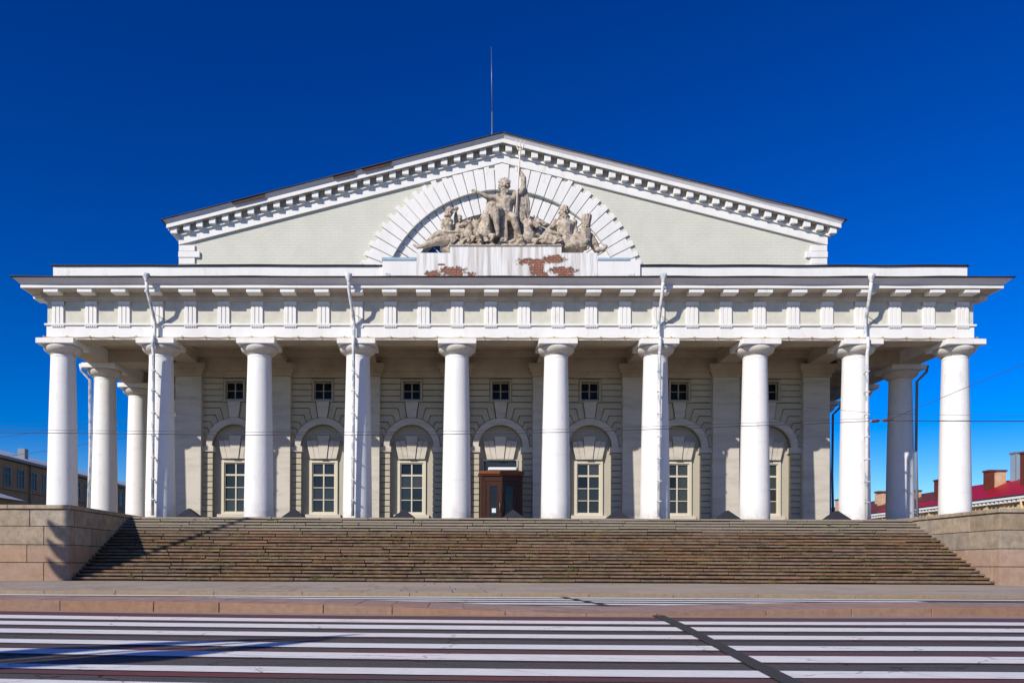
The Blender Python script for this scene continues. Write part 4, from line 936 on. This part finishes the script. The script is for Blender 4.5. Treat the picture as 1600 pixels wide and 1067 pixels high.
# ------------------------------------------------------------------ far buildings
A = empty('left_warehouse', (-48, 40, -3), 'long brown plastered building with a pale sheet roof in shade behind the left columns', 'building')
child(box('wall', -62, -48, 15, 150, -3.1, 8.25, LWALL), A)
child(box('ledge', -48.0, -47.8, 15, 150, 5.28, 5.45, LWALL), A)
child(box('eaves', -62, -47.4, 15, 150, 8.27, 8.50, PIPED), A)
child(put('roof', mesh('roof', [(-47.3, 15, 8.51), (-47.3, 150, 8.51), (-55, 150, 10.9), (-55, 15, 10.9), (-63, 15, 8.51), (-63, 150, 8.51)], [(0, 1, 2, 3), (3, 2, 5, 4), (0, 3, 4), (1, 5, 2)], LROOF)), A)
LWF = frame_mesh('window', -.62, .62, 0, 2.0, .06, -.06, .05, [(0, .05)], [(1.35, .05)], PIPED)
LP = mesh('pane', boxv(-.52, .52, .0, .02, .1, 1.9), BOXF, GLASSD)
y = 31.0
while y < 110:
    w_ = put('window', LWF, A, (.02, y-40, 8.62), rz=R(90)); put('pane', LP, w_)
    y += 2.62
child(box('chimney', -51.2, -50.4, 49.5, 50.3, 9.0, 10.6, PIPED), A)
child(tube('downpipe', [(-47.85, 45.9, -3), (-47.85, 45.9, 8.4)], .09, LWALL, None, 6), A)
K_ = empty('small_shed', (-42, 22, -3), 'low shed with a pale sloping roof behind the left side wall', 'shed')
child(box('shed_wall', -47, -39, 20, 26, -3, 2.9, LWALL), K_); child(put('shed_roof', mesh('shed_roof', boxv(-47.5, -38.2, 19.5, 26.5, 2.92, 3.1)[:4]+[(-47.5, 19.5, 3.05), (-38.2, 19.5, 3.05), (-40.5, 23, 3.9), (-45.5, 23, 3.9)], BOXF, LROOF)), K_)
Cb = empty('right_warehouse', (62, 40, -3), 'yellow arcaded building with a bright red roof and brick chimneys behind the right wall', 'building')
child(box('wall', 62.3, 78, 12, 220, -3.1, 5.3, RWALL), Cb)
child(box('cornice', 61.6, 62.3, 12, 220, 5.66, 6.0, WHITE), Cb); child(box('cornice_bed', 62.0, 62.3, 12, 220, 5.3, 5.66, WHITE), Cb)
dn = child(multi('dentils', [(61.72, 62.02, 20+.75*k, 20.4+.75*k, 5.32, 5.62) for k in range(190)], WHITE), Cb); dn['kind'] = 'stuff'
child(multi('roof_gutter', [(61.5, 61.7, 12, 220, 6.0, 6.12)], DARK), Cb)
def rpan(name, y0, y1, x0, z0, x1, z1, m): child(put(name, mesh(name, [(x0, y0, z0), (x0, y1, z0), (x1, y1, z1), (x1, y0, z1), (x1+6, y0, z0), (x1+6, y1, z0)], [(0, 1, 2, 3), (3, 2, 5, 4)], m)), Cb)
rpan('roof', 12, 71, 61.55, 6.05, 68, 8.9, RROOF)
rpan('roof_strip', 71.01, 84, 61.55, 6.05, 63.6, 6.96, RROOF); rpan('roof', 71.01, 84, 63.6, 6.965, 68, 8.9, RROOFD); rpan('roof', 84.01, 220, 61.55, 6.05, 68, 8.9, RROOFD)
# arches: dark openings with a plaster ring, built proud of the wall
for k in range(22):
    yc = 32+5.9*k
    po = arc(1.9, 0, 180, 14, 2.6)+[(-1.9, -2.6), (1.9, -2.6)]
    me = prismm('arch_opening', po, 0, .1, GLASSD); me.transform(Matrix.Rotation(R(90), 4, 'Z')); o = put('arch_opening', me, None, (62.29, yc, 0)); child(o, Cb)
    me = prismm('arch_ring', arc(2.3, 0, 180, 14, 2.6)+arc(1.9, 180, 0, 14, 2.6), 0, .25, RWALL); me.transform(Matrix.Rotation(R(90), 4, 'Z')); o = put('arch_ring', me, None, (62.27, yc, 0)); child(o, Cb)
    child(box('pilaster', 62.05, 62.29, yc+2.6, yc+3.3, -3, 5.2, RWALL), Cb)
for (x, y, wx, wy, z1, m_) in ((65.4, 56.2, .9, 1.2, 11.3, RUST), (66.9, 56.4, 1.6, 1.2, 10.7, BRICKC), (68.6, 57.5, 1.2, 1.2, 11.0, BRICKC), (65.3, 63.0, .6, 1.2, 9.9, RUST), (66.4, 63.1, 1.5, 1.2, 9.9, BRICKC), (65.6, 74.0, .7, 1.3, 9.9, RUST), (66.6, 74, 1.2, 1.3, 9.9, BRICKC), (66.2, 80.5, .8, .8, 9.0, BRICKC), (65.6, 89, 1.0, 1.4, 9.5, BRICKC), (66.8, 92, 1.2, 1.2, 9.9, BRICKC), (66, 104, 1.2, 1.2, 9.6, BRICKC)):
    c_ = child(box('chimney', x-wx/2, x+wx/2, y-wy/2, y+wy/2, 6.4, z1, m_), Cb); 
    box('chimney_cap', -wx/2-.1, wx/2+.1, -wy/2-.1, wy/2+.1, (z1-6.4)/2+.002, (z1-6.4)/2+.22, RUST, c_)
child(multi('roof_lantern', [(67.3, 69.6, 61.0, 62.0, 8.6, 12.0)], mat('lantern_glass', (.25, .35, .42), .2)), Cb)
child(multi('lantern_frame', [(67.2, 69.7, 60.9, 62.1, 12.0, 12.2)]+[(67.25+.58*i, 67.33+.58*i, 60.95, 61.0, 8.6, 12.0) for i in range(5)], PIPED), Cb)
child(tube('spout', [(61.8, 52.3, 5.9), (61.5, 51.5, 4.6), (61.6, 51.4, 3.9), (62.1, 51.4, 3.5), (62.1, 51.4, -3)], .12, RWALL, None, 6), Cb)
child(tube('roof_cross', [(66.4, 74, 10.1), (66.4, 74, 11.0)], .05, PIPED, None, 5), Cb)

# ------------------------------------------------------------------ unseen posts added left of the view to cast the shadows on steps and road
ms = empty('shadow_mast', (-30.0, -20.2, -3.05), 'added mast out of view, prow shaped plates casting the shadow on the steps', 'mast')  # added unseen, plates shaped for the shadow on wall corner and steps
child(tube('mast_pole', [(-30.0, -20.2, -3.05), (-30.0, -20.2, 6), (-30.0, -20.2, 16.0)], [.20, .16, .12], STEEL, None, 12), ms)
for k in range(3):
    z = 7.55+.78*k
    me = prismm('prow', [(0, z-.30), (-.35, z-.22), (-.62, z+.12), (-.70, z+.34), (-.40, z+.22), (0, z+.36), (.12, z+.3), (.12, z-.3)], -.14, .14, STEEL, .03)
    me.transform(Matrix.Rotation(R(-43), 4, 'Z')); o = put('prow', me, None, (-30.0, -20.2, 0)); child(o, ms)
bn = empty('shadow_post', (-13.4, -41.9, -3.15), 'added post out of view, two flat plates casting the streaks on the road', 'post')  # added unseen, two flat shapes made for the shadow streaks across the road
child(tube('post', [(-13.4, -41.9, -3.15), (-13.4, -41.9, 5.4)], .05, STEEL, None, 8), bn)
for sg, z0, z1 in ((-1, .8, 5.1), (1, 2.0, 5.2)):
    me = prismm('shadow_plate', [(sg*.05, z1), (sg*.45, z1-.5), (sg*.85, z1-1.6), (sg*.70, z0+1.2), (sg*.16, z0), (sg*.12, z0+1.8), (sg*.3, z1-1.2)], -.02, .02, BLUEM)
    me.transform(Matrix.Rotation(R(-43), 4, 'Z')); o = put('shadow_plate', me, None, (-13.4, -41.9, 0)); child(o, bn)
